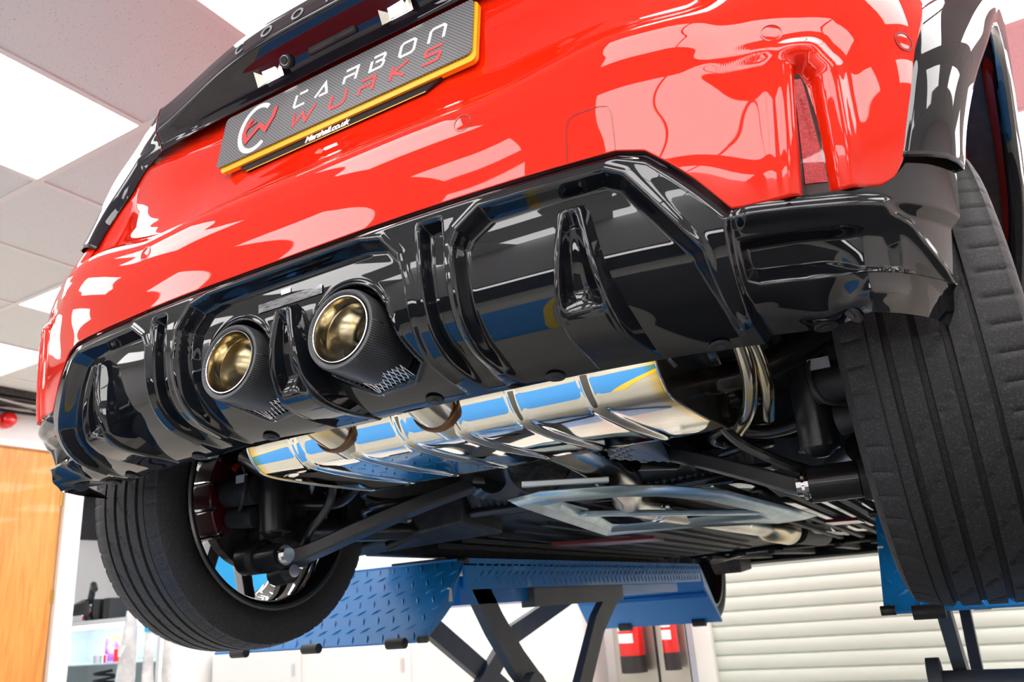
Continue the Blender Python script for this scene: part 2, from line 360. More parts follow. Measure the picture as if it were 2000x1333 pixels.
# tow eye cover: rounded flap outline (a fine groove) on the bumper
pts = [(.4215, .428), (.4235, .470), (.4275, .481), (.437, .4855), (.462, .4870), (.4715, .484), (.4745, .474), (.4752, .428)]
V = []; Fc = []
for i, (u, z) in enumerate(pts):
    for k, dd in ((0, -1), (1, 1)):
        q = A_(pts[min(i+1, 7)])-A_(pts[max(i-1, 0)]); q = q/np.linalg.norm(q); p, n = onup(u-q[1]*.0006*dd, z+q[0]*.0006*dd, .0006); V.append(p)
for i in range(7): Fc.append((2*i, 2*i+1, 2*i+3, 2*i+2))
mesh('tow_eye_cover', V, Fc, mat('seam_red', (.28, .0, .0), .3, 0, .6), car, smooth=True)
# diffuser fins: U-shaped blades that widen downwards, one in each bay
def fin(c0):
    vs = list(np.linspace(.046, .060, 6))+list(np.linspace(.066, .165, 22))+list(np.linspace(.171, .292, 22)); rows = []
    for v in [q+(.016 if c0 == 0 else 0) for q in vs]:
        v_ = v-(.016 if c0 == 0 else 0); W = np.interp(v_, [.046, .056, .165, .29], [.0085, .012, .028, .036]); H1 = .016+.020*(v_-.05)/.115; h = H1*float(ss(.042, .054, v_)) if v_ < .165 else .036*(1-float(ss(.160, .29, v_)))+.0015
        fl = h-(h-.004)*float(ss(.052, .070, v_))*(1-float(ss(.154, .168, v_))); fl = max(fl, .0)
        dep = -.022*(1-float(ss(.17, .30, v)))
        sec = [(-W-.009, -.004), (-W-.003, h*.75), (-W-.001, h*.96), (-W+.0015, h), (-W+.004, h*.97), (-W+.0065, lerp(h, fl, .35)), (-W+.0085, fl)]
        sec = [(min(x, -.0005), y) for x, y in sec]; sec = sec+[(-x, y) for x, y in sec[::-1]]
        uu = A_([c0+x for x, y in sec]); vv = np.full(len(sec), v); p = Plow(uu, vv); pu = Plow(uu+.002, vv); pd = Plow(uu, vv+.002); n = np.cross(pu-p, p-pd); n /= np.linalg.norm(n, axis=1)[:, None]
        rows.append(p+n*(A_([y for x, y in sec])+dep)[:, None])
    return gridmesh('diffuser_fin', np.array(rows), PB, low)
for c0 in (-.418, 0.0, .418): fin(c0)
# reflectors
for sg in (1, -1):
    G = []
    for s_ in np.linspace(0, 1, 24):
        row = []
        for t_ in np.linspace(0, 1, 6):
            z = .340+s_*.150; ul = .656+.001*s_; ur = .698-.030*s_ if s_ < .88 else .698-.030*s_-.05*(s_-.88)
            p, n = onup(sg*(ul+(ur-ul)*t_), z, -.010); row.append(p if sg > 0 else p)
        G.append(row if sg > 0 else row[::-1])
    G = np.array([[tuple(q) for q in r_] for r_ in G]); rf = gridmesh('rear_reflector', G, mat('reflector_rim', (.03, .003, .006), .1, 0, 1), car)
    G2 = G.copy(); cen = G.mean(axis=(0, 1)); G2 = G[2:-2, 1:-1]; nrm = outn(G2); gridmesh('lens', G2+nrm*.0014*(1 if sg > 0 else 1), LENS, rf)
p, n = onup(.672, .40, -.006); x, y = frame(n)
mt = Matrix.Translation(p)@Matrix((-x if False else x, y, n)).transposed().to_4x4()@Matrix.Rotation(-PI/2+.06, 4, 'Z')
textobj('SAE A 22 DOT A I-F', .0062, mat('faint_lettering', (.55, .06, .07), .5), 'moulded_text', rf, mt@Matrix.Translation((-.055, .002, 0)), .0002)

# badge strip and reversing lamp strip on the centre panel
def lowpatch(name, u0, u1, v0, v1, off, m, parent, n=12, shear=0):
    G = np.array([[tuple(onlow(u0+(u1-u0)*i/n+shear*j, v0+(v1-v0)*j/2, off)[0]) for i in range(n+1)] for j in range(3)])
    return gridmesh(name, G, m, parent)
lp = lowpatch('fog_lamp_strip', -.058, .058, .0455, .0585, .0016, noisy(mat('strip_lens', (.2, .2, .21), .12, .4, 1), 90, (.12, .12, .13), (.36, .36, .38), sc3=(1, 1, 8)), car)
lowpatch('socket', -.016, .001, .034, .041, .0012, CHROME, car, 4)
# push pins and screws beneath
for u, v in ((.149, .283), (.322, .29), (.529, .285), (.655, .285), (.693, .281)):
    for sg in (1, -1):
        p, n = onlow(sg*u, v, .0); p = p+Vector((0, .0, 0)); b_ = disc('push_pin', p, n, .0125, DARK, car, .003); disc('pin_head', p+n*.003, n, .005, CAST, b_, .0015, seg=12)

# ------------------------------------------------------------ tailpipes
for sg in (1, -1):
    o_ = (sg*TIPX, 0, TIPZ); y0 = .0065
    ax = Matrix.Rotation(math.radians(-4), 4, 'X')
    tp = root('x', '', '', (sg*TIPX, y0, TIPZ)); del tp['label'], tp['category']; tp.name = 'tailpipe'; tp.parent = car; tp.location = tp.location-car.location
    def tl(name, prof, m, ang=40, uvr=False):
        P = lathe(prof, (0, 0, 0), 'y', 72); n_ = len(prof); Vv = [ax@Vector(q) for q in P.reshape(-1, 3)]
        base = A_([sg*TIPX, y0, TIPZ]); uv = None
        if uvr:
            L = np.cumsum([0]+[math.hypot(prof[i+1][0]-prof[i][0], prof[i+1][1]-prof[i][1]) for i in range(n_-1)])
            uv = np.array([[abs(k/72*2-1), L[i]*3.0] for i in range(n_) for k in range(72)])
        return mesh(name, [tuple(A_(v)+base) for v in Vv], gridf(72, n_, True), m, tp, smooth=True, ang=ang, uv=uv)
    R = .0545
    tl('carbon_sleeve', [(.006, .0445), (.001, .046), (-.0015, .049), (-.001, .0525), (.004, R), (.012, R), (.045, R), (.075, R-.001), (.088, R-.001), (.088, .045)], CSL, 50, True)
    tl('rim_ring', [(.012, .0425), (.001, .0425), (-.001, .0433), (-.001, .0443), (.004, .0447), (.012, .0447)], CHROME)
    tl('inner_pipe', [(.002, .0425), (.02, .0422), (.021, .0428), (.023, .0422), (.055, .041), (.10, .038), (.115, .036), (.117, .037), (.12, .035), (.16, .030), (.20, .030), (.2, .001)], BURNT, 60)
    tl('black_liner', [(.005, .0462), (.005, .0444)], PB)
    MB().tube([(sg*TIPX+.012*0, .09, .29), (sg*TIPX, .14, .275), (sg*TIPX-.03*0, .19, .262), (sg*TIPX+.0, .235, .25)], .034, 28).make('link_pipe', BURNT, tp)
    A0, B0, C0, D0 = [A_(q) for q in ((sg*TIPX-.010, .060, .250), (sg*TIPX+.055, .055, .258), (sg*TIPX+.055, .105, .246), (sg*TIPX-.01, .105, .240))]; mb = MB()
    for k in range(10):
        mb.bar(lerp(A0, B0, k/9), lerp(D0, C0, min(1, k/9+.25)), .0012, .0012); mb.bar(lerp(A0, B0, k/9), lerp(D0, C0, max(0, k/9-.25)), .0012, .0012)
    mb.make('mesh_grille', CHROME, tp, smooth=False)

# ------------------------------------------------------------ muffler
prof = [(.50, .33), (.30, .335), (.232, .322), (.212, .292), (.208, .262), (.214, .236), (.232, .213), (.262, .201), (.36, .1975), (.46, .1985), (.525, .200), (.538, .206), (.545, .225), (.545, .30), (.50, .33)]
pp = smoothpath([(p[0], p[1]) for p in prof], 8); pp = pp[:-1] ; npf = len(pp); xs = np.linspace(-.283, .43, 240)
beads = [-.185, -.085, .02, .115, .215, .325]
G = np.zeros((npf, len(xs), 3)); PPa = np.array(pp); cen = A_([.37, .27]); dirn = PPa-cen; dirn /= np.linalg.norm(dirn, axis=1)[:, None]
bd = sum(np.exp(-((xs-b)/.0045)**2) for b in beads)*.0035-sum(np.exp(-((xs-b-.012)/.006)**2) for b in beads)*.0015
for i in range(npf):
    G[i, :, 0] = xs; G[i, :, 1] = PPa[i, 0]+dirn[i, 0]*bd; G[i, :, 2] = PPa[i, 1]+dirn[i, 1]*bd
Gc = np.concatenate([G, G[:1]], 0); uv = np.array([[(x+.283)/.713, 0] for i in range(npf+1) for x in xs])
mf = mesh('muffler', Gc.reshape(-1, 3), gridf(len(xs), npf+1), MUF, car, smooth=True, uv=uv)
for xe, sg in ((-.283, -1), (.43, 1)):
    V = [(xe, q[0], q[1]) for q in pp]+[(xe-sg*.010, .37+(q[0]-.37)*.95, .27+(q[1]-.27)*.92) for q in pp]; n_ = npf
    mesh('end_plate', V, [(i, (i+1) % n_, n_+(i+1) % n_, n_+i) for i in range(n_)]+[tuple(range(n_, 2*n_))], BRUSH, mf)
    MB().tube([(xe, q[0], q[1]) for q in pp]+[(xe, pp[0][0], pp[0][1])], .0022, 8).make('weld_seam', BURNT, mf)
for sg in (-1, 1):
    xx = .095*sg
    MB().tube(smoothpath([(xx, .10, .285), (xx, .16, .268), (xx+.0, .205, .25), (xx, .26, .235)], 6), .036, 28).make('inlet_neck', BURNT, mf)
    for k in range(3): MB().tube([(xx+math.cos(a)*.040, .214+math.cos(a*1)*.0+k*.004, .246+math.sin(a)*.036) for a in np.linspace(0, 2*PI, 29)], .0035, 6, False).make('weld_bead', mat('weld_scale', (.22, .12, .07), .4, .9), mf)
# tinted pipe right of the muffler and hanger rods
MB().tube(smoothpath([(.50, .30, .34), (.505, .33, .30), (.50, .40, .25), (.47, .5, .22), (.42, .62, .21)], 8), .012, 16).make('over_axle_pipe', BURNT, car)
MB().tube(smoothpath([(.505, .30, .33), (.52, .37, .28), (.515, .44, .235), (.49, .54, .21)], 8), .010, 16).make('over_axle_pipe', BURNT, car)
MB().tube([(.455, .25, .30), (.43, .26, .255), (.432, .285, .25)], .0045, 10).make('hanger_rod', BRUSH, car)
# ------------------------------------------------------------ number plate
y0, z0, tl_ = .1125, .7632, .1705
PM = Matrix(((1, 0, 0), (0, math.sin(tl_), -math.cos(tl_)), (0, math.cos(tl_), math.sin(tl_)))).to_4x4(); PM.translation = Vector((0, y0, z0))
def rrect(x0, x1, y0_, y1, r, n=5):
    out = []
    for cx_, cy_, a0 in ((x1-r, y1-r, 0), (x0+r, y1-r, 90), (x0+r, y0_+r, 180), (x1-r, y0_+r, 270)):
        out += [(cx_+r*math.cos(math.radians(a0+90*k/n)), cy_+r*math.sin(math.radians(a0+90*k/n))) for k in range(n+1)]
    return out
def slab(name, poly, za, zb, m, parent, M_, **k):
    mb = MB().prism([(M_@Vector((x, y, za))) for x, y in poly], M_.to_3x3()@Vector((0, 0, zb-za))); return mb.make(name, m, parent, smooth=False, **k)
plate = slab('number_plate', rrect(-.260, .260, -.0555, .0555, .009), -.0015, .0015, PLC, car, PM)
slab('yellow_backplate', rrect(-.251, .266, -.068, .052, .010), -.010, -.002, YEL, plate, PM)
hold = slab('plate_surround', [(-.205, -.070), (-.188, -.083), (.178, -.083), (.205, -.068), (.18, -.05), (-.18, -.05)], -.0135, -.0055, PB, plate, PM)
MB().prism([PM@Vector(q) for q in ((-.188, -.0845, -.006), (.178, -.0845, -.006), (.178, -.0830, -.006), (-.188, -.0830, -.006))], PM.to_3x3()@Vector((0, 0, .0008))).make('yellow_edge', YEL, plate, smooth=False)
def st(name, paths, wd, m, off=.0016, ext=.0006, par=plate):
    mb = stroke(paths, wd, ext); mb.V = [tuple(PM@(Vector(v)+Vector((0, 0, off)))) for v in mb.V]; return mb.make(name, m, par, smooth=False)
def glyph(ps, ox, oy, w_, h, sh): return [[(ox+x*w_+sh*y*h, oy+y*h) for x, y in p] for p in ps]
GL = dict(C=[[(1, 1), (.35, 1)], [(.12, 1.0), (.12, .12), (.25, 0), (1, 0)]], A=[[(0, 0), (.62, .9), (.95, 0), (.35, 0)]], R=[[(.05, 1), (.95, 1), (.95, .0)], [(.05, 0), (.05, .5), (.8, .5)]],
          B=[[(.1, 1), (.85, 1), (.95, .85), (.85, .56), (.3, .56)], [(.85, .50), (.95, .35), (.9, .1), (.8, 0), (0, 0), (0, .78)]], O=[[(.15, 0), (0, .15), (0, .85), (.15, 1), (.85, 1), (1, .85), (1, .15), (.85, 0), (.15, 0)]],
          N=[[(0, 0), (0, .85), (.15, 1), (.85, 1), (1, .85), (1, 0)]], W=[[(0, 1), (.12, 0), (.5, .75), (.75, 0), (1.1, 1)]], U=[[(0, 1), (0, .15), (.15, 0), (.85, 0), (1, .15), (1, 1)]],
          K=[[(0, 0), (0, 1)], [(1, 1), (.1, .48), (.9, .0)]], S=[[(1, 1), (.15, 1), (0, .85), (.1, .55), (.9, .55), (1, .4), (.9, 0), (0, 0)]])
for i, (ch, x) in enumerate(zip('CARBON', (-.094, -.044, .015, .070, .127, .182))):
    st('letter', glyph(GL[ch], x, .003, .027, .026, .15), .0052, TXTW)
for i, (ch, x) in enumerate(zip('WURKS', (-.090, -.008, .050, .113, .174))):
    st('letter', glyph(GL[ch], x, -.038, .030 if ch != 'W' else .042, .027, .17), .0052, TXTR)
arc = [(-.176+.037*math.cos(math.radians(a)), -.001+.049*math.sin(math.radians(a))*.98) for a in range(52, 316, 8)]
st('emblem_ring', [arc], .0095, TXTW)
st('emblem_mark', [[(-.188, .022), (-.196, .014), (-.203, -.004), (-.194, -.024), (-.166, .000), (-.150, -.016), (-.137, .006), (-.133, .026)]], .0085, TXTR, .0024)
st('emblem_mark', [[(-.196, .006), (-.176, .012)]], .004, TXTR, .0024)
textobj('Marshall.co.uk', .0165, TXTW, 'dealer_lettering', plate, PM@Matrix.Translation((-.058, -.0800, -.0050)), .0004, .25, .95, .0006)

# ------------------------------------------------------------ black strip above the plate with boomerang ends
prof0 = A_([(.118, .826), (.114, .833), (.105, .845), (.086, .856), (.066, .866), (.058, .874), (.0615, .892), (.069, .916), (.083, .938), (.13, .957), (.24, .99)])
st_ = []     # stations along x: x, profile
def station(xc):
    a = abs(xc); bow = .10*a*a; k = 1-.22*ss(.15, .50, a)
    P_ = prof0.copy(); P_[:, 0] = .117+(P_[:, 0]-.117)*(1-.75*ss(.1, .50, a))+bow; P_[:, 1] = .826+(P_[:, 1]-.826)*k+.012*ss(.1, .5, a)
    return np.stack([np.full(len(P_), xc), P_[:, 0], P_[:, 1]], -1)
INN = [(.505, .846), (.542, .809), (.574, .771), (.586, .722), (.584, .668)]
OUT_ = [(.56, .965), (.645, .90), (.674, .83), (.680, .755), (.655, .692)]
def corner(q):   # q 0..1 from the strip end down to the tip
    i = np.array(smoothpath(INN, 8)); o = np.array(smoothpath(OUT_, 8)); k = q*(len(i)-1); a = int(min(k, len(i)-2)); fr = k-a
    I = lerp(i[a], i[a+1], fr); O = lerp(o[a], o[a+1], fr); T = np.linspace(0, 1, len(prof0)); uu = lerp(I[0], O[0], T); zz = lerp(I[1], O[1], T)
    p = Pup(uu, zz); pu = Pup(uu+.002, zz); pz = Pup(uu, zz+.002); n = np.cross(pu-p, pz-p); n /= np.linalg.norm(n, axis=1)[:, None]
    return p+n*(.001+.016*np.minimum(1, np.sin(np.pi*np.clip(T, 0, 1))*1.8)*(1-.5*q))[:, None]
rows = [corner(q)*A_([-1, 1, 1]) for q in np.linspace(1, .05, 26)]+[station(x) for x in np.linspace(-.46, .46, 90)]+[corner(q) for q in np.linspace(.05, 1, 26)]
R_ = np.array(rows)
# resample profile smoothly
R2 = np.zeros((R_.shape[0], 61, 3))
for i in range(R_.shape[0]):
    sp = np.array(smoothpath(list(R_[i]), 6)); R2[i] = sp
strip = gridmesh('tailgate_strip', R2, mat('gloss_black_strip', (.012, .010, .016), .3, 0, 1.0, 0), car, thick=.003, flip=True)
for sg in (-1, 1):   # seam between strip and lamp end
    MB().tube([tuple(q) for q in (R2[26 if sg < 0 else -27][::4]+A_([0, -.0004, 0]))], .0009, 6).make('seam', mat('dark_seam', (.25, .002, .002), .3), strip)
def trimpt(x, k, off=0):
    P_ = station(x)[k]; Q = station(x)[k+1]; d = Vector(Q-P_).normalized(); n = Vector((1, 0, 0)).cross(d).normalized()
    if n.y > 0: n = -n
    return Vector(P_), d, n
for i, ch in enumerate('COOPER'):
    x = -.175+.07*i; o = textobj(ch, .034, SILV, 'letter', strip, Matrix.Identity(4), .0006, 0, 1, .0004, 'CENTER')
    for v in o.data.vertices:
        sp = np.array(smoothpath(list(station(x+v.co.x)), 6)); L_ = np.concatenate([[0], np.cumsum(np.linalg.norm(np.diff(sp, axis=0), axis=1))]); s0 = L_[36]-.010+v.co.y
        py, pz = np.interp(s0, L_, sp[:, 1]), np.interp(s0, L_, sp[:, 2]); qy, qz = np.interp(s0+.001, L_, sp[:, 1])-py, np.interp(s0+.001, L_, sp[:, 2])-pz; m_ = math.hypot(qy, qz); off = .0012+v.co.z
        v.co = (x+v.co.x, py-qz/m_*off, pz+qy/m_*off)
for sg in (-1, 1):
    c0 = Vector((sg*.134, .0985, .846)); nn = Vector((0, -.90, -.42)).normalized(); x, y = frame(nn)
    mb = MB(); P0 = [c0+x*a*.030+y*b*.014+nn*.003 for a, b in ((-1, -1), (1, -1), (1, 1), (-1, 1))]; P1 = [c0+x*a*.016+y*b*.009-nn*.004 for a, b in ((-1, -1), (1, -1), (1, 1), (-1, 1))]
    mb.add(P0+P1, [(0, 1, 5, 4), (1, 2, 6, 5), (2, 3, 7, 6), (3, 0, 4, 7)])
    h = mb.make('plate_lamp', BRUSH, strip, smooth=False)
    MB().prism([c0+x*a*.0145+y*b*.0085-nn*.003 for a, b in ((-1, -1), (1, -1), (1, 1), (-1, 1))], nn*.003).make('lamp_lens', LEDM, h, smooth=False)
p = Vector((-.092, .098, .852)); nn = Vector((0, -.9, -.42)).normalized()
cm = disc('rear_camera', p, nn, .013, DARK, strip, .008); disc('camera_lens', p+nn*.008, nn, .007, PB, cm, .003); disc('lens_ring', p+nn*.008, nn, .0085, CHROME, cm, .001, True, .0075)
MB().box((-.045, .094, .842), (.055, .104, .858)).make('release_handle', DARK, strip, bevel=.004)

# tailgate glass, roof and shell
gl = MB(); gl.add([(-.56, .17, .94), (.56, .17, .94), (.50, .44, 1.33), (-.50, .44, 1.33)], [(0, 1, 2, 3)]); gl.make('rear_window', PB, car, smooth=False)
MB().tube([(-.17, .215, 1.015), (-.155, .20, 1.04), (-.03, .225, 1.075), (.16, .26, 1.13)], .011, 10).make('rear_wiper', DARK, car)
pr = [(.46, 1.33), (.56, 1.39), (.80, 1.42), (1.8, 1.43), (2.6, 1.38), (3.2, 1.0), (4.2, .86), (4.5, .7), (4.55, .45)]
V = []
for y, z in pr:
    wd = .52 if z > 1.3 else (.62 if z > .95 else .78); V += [(-wd, y, z), (wd, y, z)]
mesh('roof_and_bonnet', V, [(2*i, 2*i+1, 2*i+3, 2*i+2) for i in range(len(pr)-1)], RED, car, smooth=True, ang=30)
for sg in (-1, 1):
    Y_ = np.array([.47, .62, 1.02, 1.2, 2.0, 3.2, 3.46, 3.9, 4.34, 4.5]); 
    V = []; Fc = []
    for y in Y_:
        ax_ = (.816+.052*max(0, min(y, 1.08)-.32)/.8) if y < 4 else .83
        lo_ = .17
        if y <= 1.03: lo_ = .24+math.sqrt(max(0, .46**2-(y-.62)**2)) if abs(y-.62) < .46 else .3
        if 3.4 < y < 4.4: lo_ = .24+math.sqrt(max(0, .42**2-(y-3.9)**2)) if abs(y-3.9) < .42 else .2
        V += [(sg*ax_, y, lo_), (sg*(ax_+.012), y, max(.6, lo_+.02)), (sg*(ax_-.03), y, .92), (sg*.6, y+.1, 1.36 if .5 < y < 2.9 else .93)]
    for i in range(len(Y_)-1):
        for k in range(3): Fc.append((4*i+k, 4*i+k+1, 4*i+k+5, 4*i+k+4) if sg > 0 else (4*i+k, 4*i+k+4, 4*i+k+5, 4*i+k+1))
    mesh('body_side', V, Fc, RED, car, smooth=True, ang=30)
    # mirror
    mr = root('door', '', '', (0, 0, 0)); del mr['label'], mr['category']; mr.name = 'door_mirror'; mr.parent = car; mr.location = Vector((sg*.93, 2.35, .80+ZO))-car.location
    P_ = lathe([(-.06, .001), (-.055, .04), (-.03, .062), (0, .07), (.03, .066), (.05, .055), (.055, .001)], (sg*.93, 2.35, .80), 'y', 32); P_[..., 0] = sg*.93+(P_[..., 0]-sg*.93)*1.5
    mesh('mirror_cap', P_.reshape(-1, 3), gridf(32, 7, True), mat('black_red_cap', (.10, .004, .006), .1, 0, 1), mr, smooth=True)
    MB().bar((sg*.82, 2.38, .80), (sg*.90, 2.36, .79), .05, .03).make('mirror_arm', PB, mr)

# ------------------------------------------------------------ wheel-arch flares (rear), liners
def xside(y, z):
    Y_ = np.clip(y, PX[4, 1], 1.2); x = np.interp(Y_, PX[4:, 1], PX[4:, 0]); return x*(1+.2*(z-.3))
WY, WZ, WR = .62, .2384, .322
for sg in (1, -1):
    AZ = .33; xo_f = lambda y: .055*max(0, y-.27)/.8
    OB = [tuple(Pup(A_([u]), A_([z]))[0]) for u, z in ((.766, .376), (.781, .44), (.799, .513), (.836, .589))]+[(float(xside(y, z))+.002+xo_f(y), y, z) for y, z in ((.31, .665), (.42, .74), (.62, .785), (.82, .745), (.96, .65), (1.05, .50), (1.08, .33))]
    IB = [(float(xside(max(y, .2), z))+.004+.016*float(ss(.40, .62, z))+xo_f(y), y, z) for y, z in [(WY+.39*math.cos(a), AZ+.39*math.sin(a)) for a in map(math.radians, (172, 163, 152, 140, 128, 115, 90, 63, 42, 20, 0))]]
    ob = np.array(smoothpath(OB, 10)); ib = np.array(smoothpath(IB, 10)); T = [0, .04, .2, .45, .7, .86, .95, 1, 1.0, 1.0]; G = np.zeros((len(T), len(ob), 3))
    for i, t_ in enumerate(T):
        G[i] = ob*(1-t_)+ib*t_; bul = .016*math.sin(PI*min(t_, .999)**.8)
        xo_ = np.array([float(xside(max(y, .12), z)) for _, y, z in G[i]]); G[i, :, 0] += bul+(0 if t_ > .9 else 0)
        if i == 8: G[i, :, 0] -= .010
        if i == 9: G[i, :, 0] -= .034
    G[..., 0] *= sg
    gridmesh('wheel_arch_flare', G, PB, car, flip=sg > 0, thick=.003)
    # liner
    q_ = ib.copy(); q_[:, 0] *= sg; q_[:, 0] -= sg*.004; G = np.stack([q_]+[np.stack([np.full(len(q_), sg*x), WY+(q_[:, 1]-WY)*1.03, AZ+(q_[:, 2]-AZ)*1.03], -1) for x in (.79, .70, .60, .50)])
    gridmesh('wheel_arch_liner', G, DARK, car)
    V = [(sg*.50, WY+.39*math.cos(a), WZ+.39*math.sin(a)) for a in np.linspace(math.radians(175), math.radians(5), 30)]
    # front flare
    th = np.linspace(PI, 0, 60); G = np.zeros((4, 60, 3))
    for i, (r, o_) in enumerate(((.37, -.04), (.37, .0), (.40, .015), (.44, .004))):
        G[i, :, 0] = sg*(.83+o_); G[i, :, 1] = 3.9+r*np.cos(th); G[i, :, 2] = .22+r*np.sin(th)
    gridmesh('wheel_arch_flare', G, PB, car)
# ------------------------------------------------------------ wheels
def tyre_mesh(name, w_, R, parent, ctr, sgn, rotz=0):
    hw = w_/2; n = 480
    # across-tread samples t in [-1,1]; sgn=+1: outer side toward +x
    prof = [(-.082, R-.088), (-.094, R-.082), (-.1035, R-.062), (-.1065, R-.045), (-.1045, R-.030), (-.1000, R-.016), (-.095, R-.009)]
    tread = []; groov = [(-.046, .0045), (-.014, .0045), (.018, .0045), (.050, .0035)]
    xs_ = sorted(set([round(x, 4) for x in np.linspace(-.090, .090, 40)]+[round(g+d, 4) for g, h in groov for d in (-h, -h*.72, h*.72, h)]+[-.066, -.0655, -.064, -.0635]))
    for x in xs_:
        base = R-.0095*abs(x/.092)**4.0
        dep = max([.006 if abs(x-g) <= h*.75 else 0 for g, h in groov]+[.002 if abs(x+.0648) < .001 else 0]); tread.append((x, base-dep))
    full = prof+tread+[(-x, r) for x, r in prof[::-1]]; m = len(full)
    a = np.linspace(0, 2*PI, n, endpoint=False); XX = np.array([q[0] for q in full]); RR = np.array([q[1] for q in full])
    Rg = np.repeat(RR[:, None], n, 1); k = np.arange(n)
    for i in range(m):
        x = XX[i]
        if -.104 < x < -.068 or .062 < x < .104: Rg[i] -= np.where(k % 8 == (0 if x < 0 else 4), .0024, 0)
        for c0, c1, ph, sl in ((-.040, -.020, 0, 900), (-.008, .012, 7, 900), (.024, .044, 3, 900)):
            if c0 <= x <= c1: Rg[i] -= np.where((k+ph+((x-c0)*330).astype(int) if hasattr(x, 'astype') else (k+ph+int((x-c0)*330))) % 16 == 0, .0026, 0)
    P_ = np.zeros((m, n, 3)); P_[..., 0] = sgn*XX[:, None]; P_[..., 1] = Rg*np.cos(a); P_[..., 2] = Rg*np.sin(a)
    P_ += np.array(ctr); o = mesh(name, P_.reshape(-1, 3), gridf(n, m, True), RUB, parent, smooth=True, ang=38, origin=ctr)
    return o
def wheel(ctr, sgn, R=.322, steer=0, fine=True):
    e = bpy.data.objects.new('wheel', None); COL.objects.link(e); e.parent = car; e.location = Vector((ctr[0], ctr[1], ctr[2]+ZO))-car.location
    ty = tyre_mesh('tyre', .21, R, e, ctr, sgn)
    if not fine: ty.data.materials[0] = RUB
    P_ = [(-.100, .243), (-.102, .236), (-.098, .228), (-.085, .222), (-.04, .215), (.03, .212), (.07, .218), (.088, .226), (.100, .236), (.101, .243)]
    lobj('rim', [(sgn*t_, r) for t_, r in P_], ctr, PB, e, n=96)
    lobj('rim_flange', [(sgn*-.1015, .2445), (sgn*-.1035, .240), (sgn*-.1015, .2345)], ctr, mat('rim_edge', (.16, .165, .17), .2, .7), e, n=96)
    for k in range(5):
        for dd in (-.17, .17):
            a = 2*PI*k/5+.35+dd*.9; a2 = 2*PI*k/5+.35+dd*1.7
            A = Vector((sgn*.062, .050*math.cos(a), .050*math.sin(a))); B = Vector((sgn*.078, .222*math.cos(a2), .222*math.sin(a2))); c_ = Vector(ctr)
            MB().bar(c_+A, c_+B, .030, .030, (1, 0, 0)).make('spoke', mat('machined_spoke', (.32, .33, .34), .18, .9), e, bevel=.005)
    lobj('hub', [(sgn*.03, .0), (sgn*.03, .06), (sgn*.075, .058), (sgn*.08, .03), (sgn*.08, 0)], ctr, PB, e, n=32)
    return e
RW = (.731, WY, WZ)
for sg in (1, -1): wheel((sg*.731, WY, WZ), sg)
for sg in (1, -1): wheel((sg*.735, 3.90, .13), sg, .322)

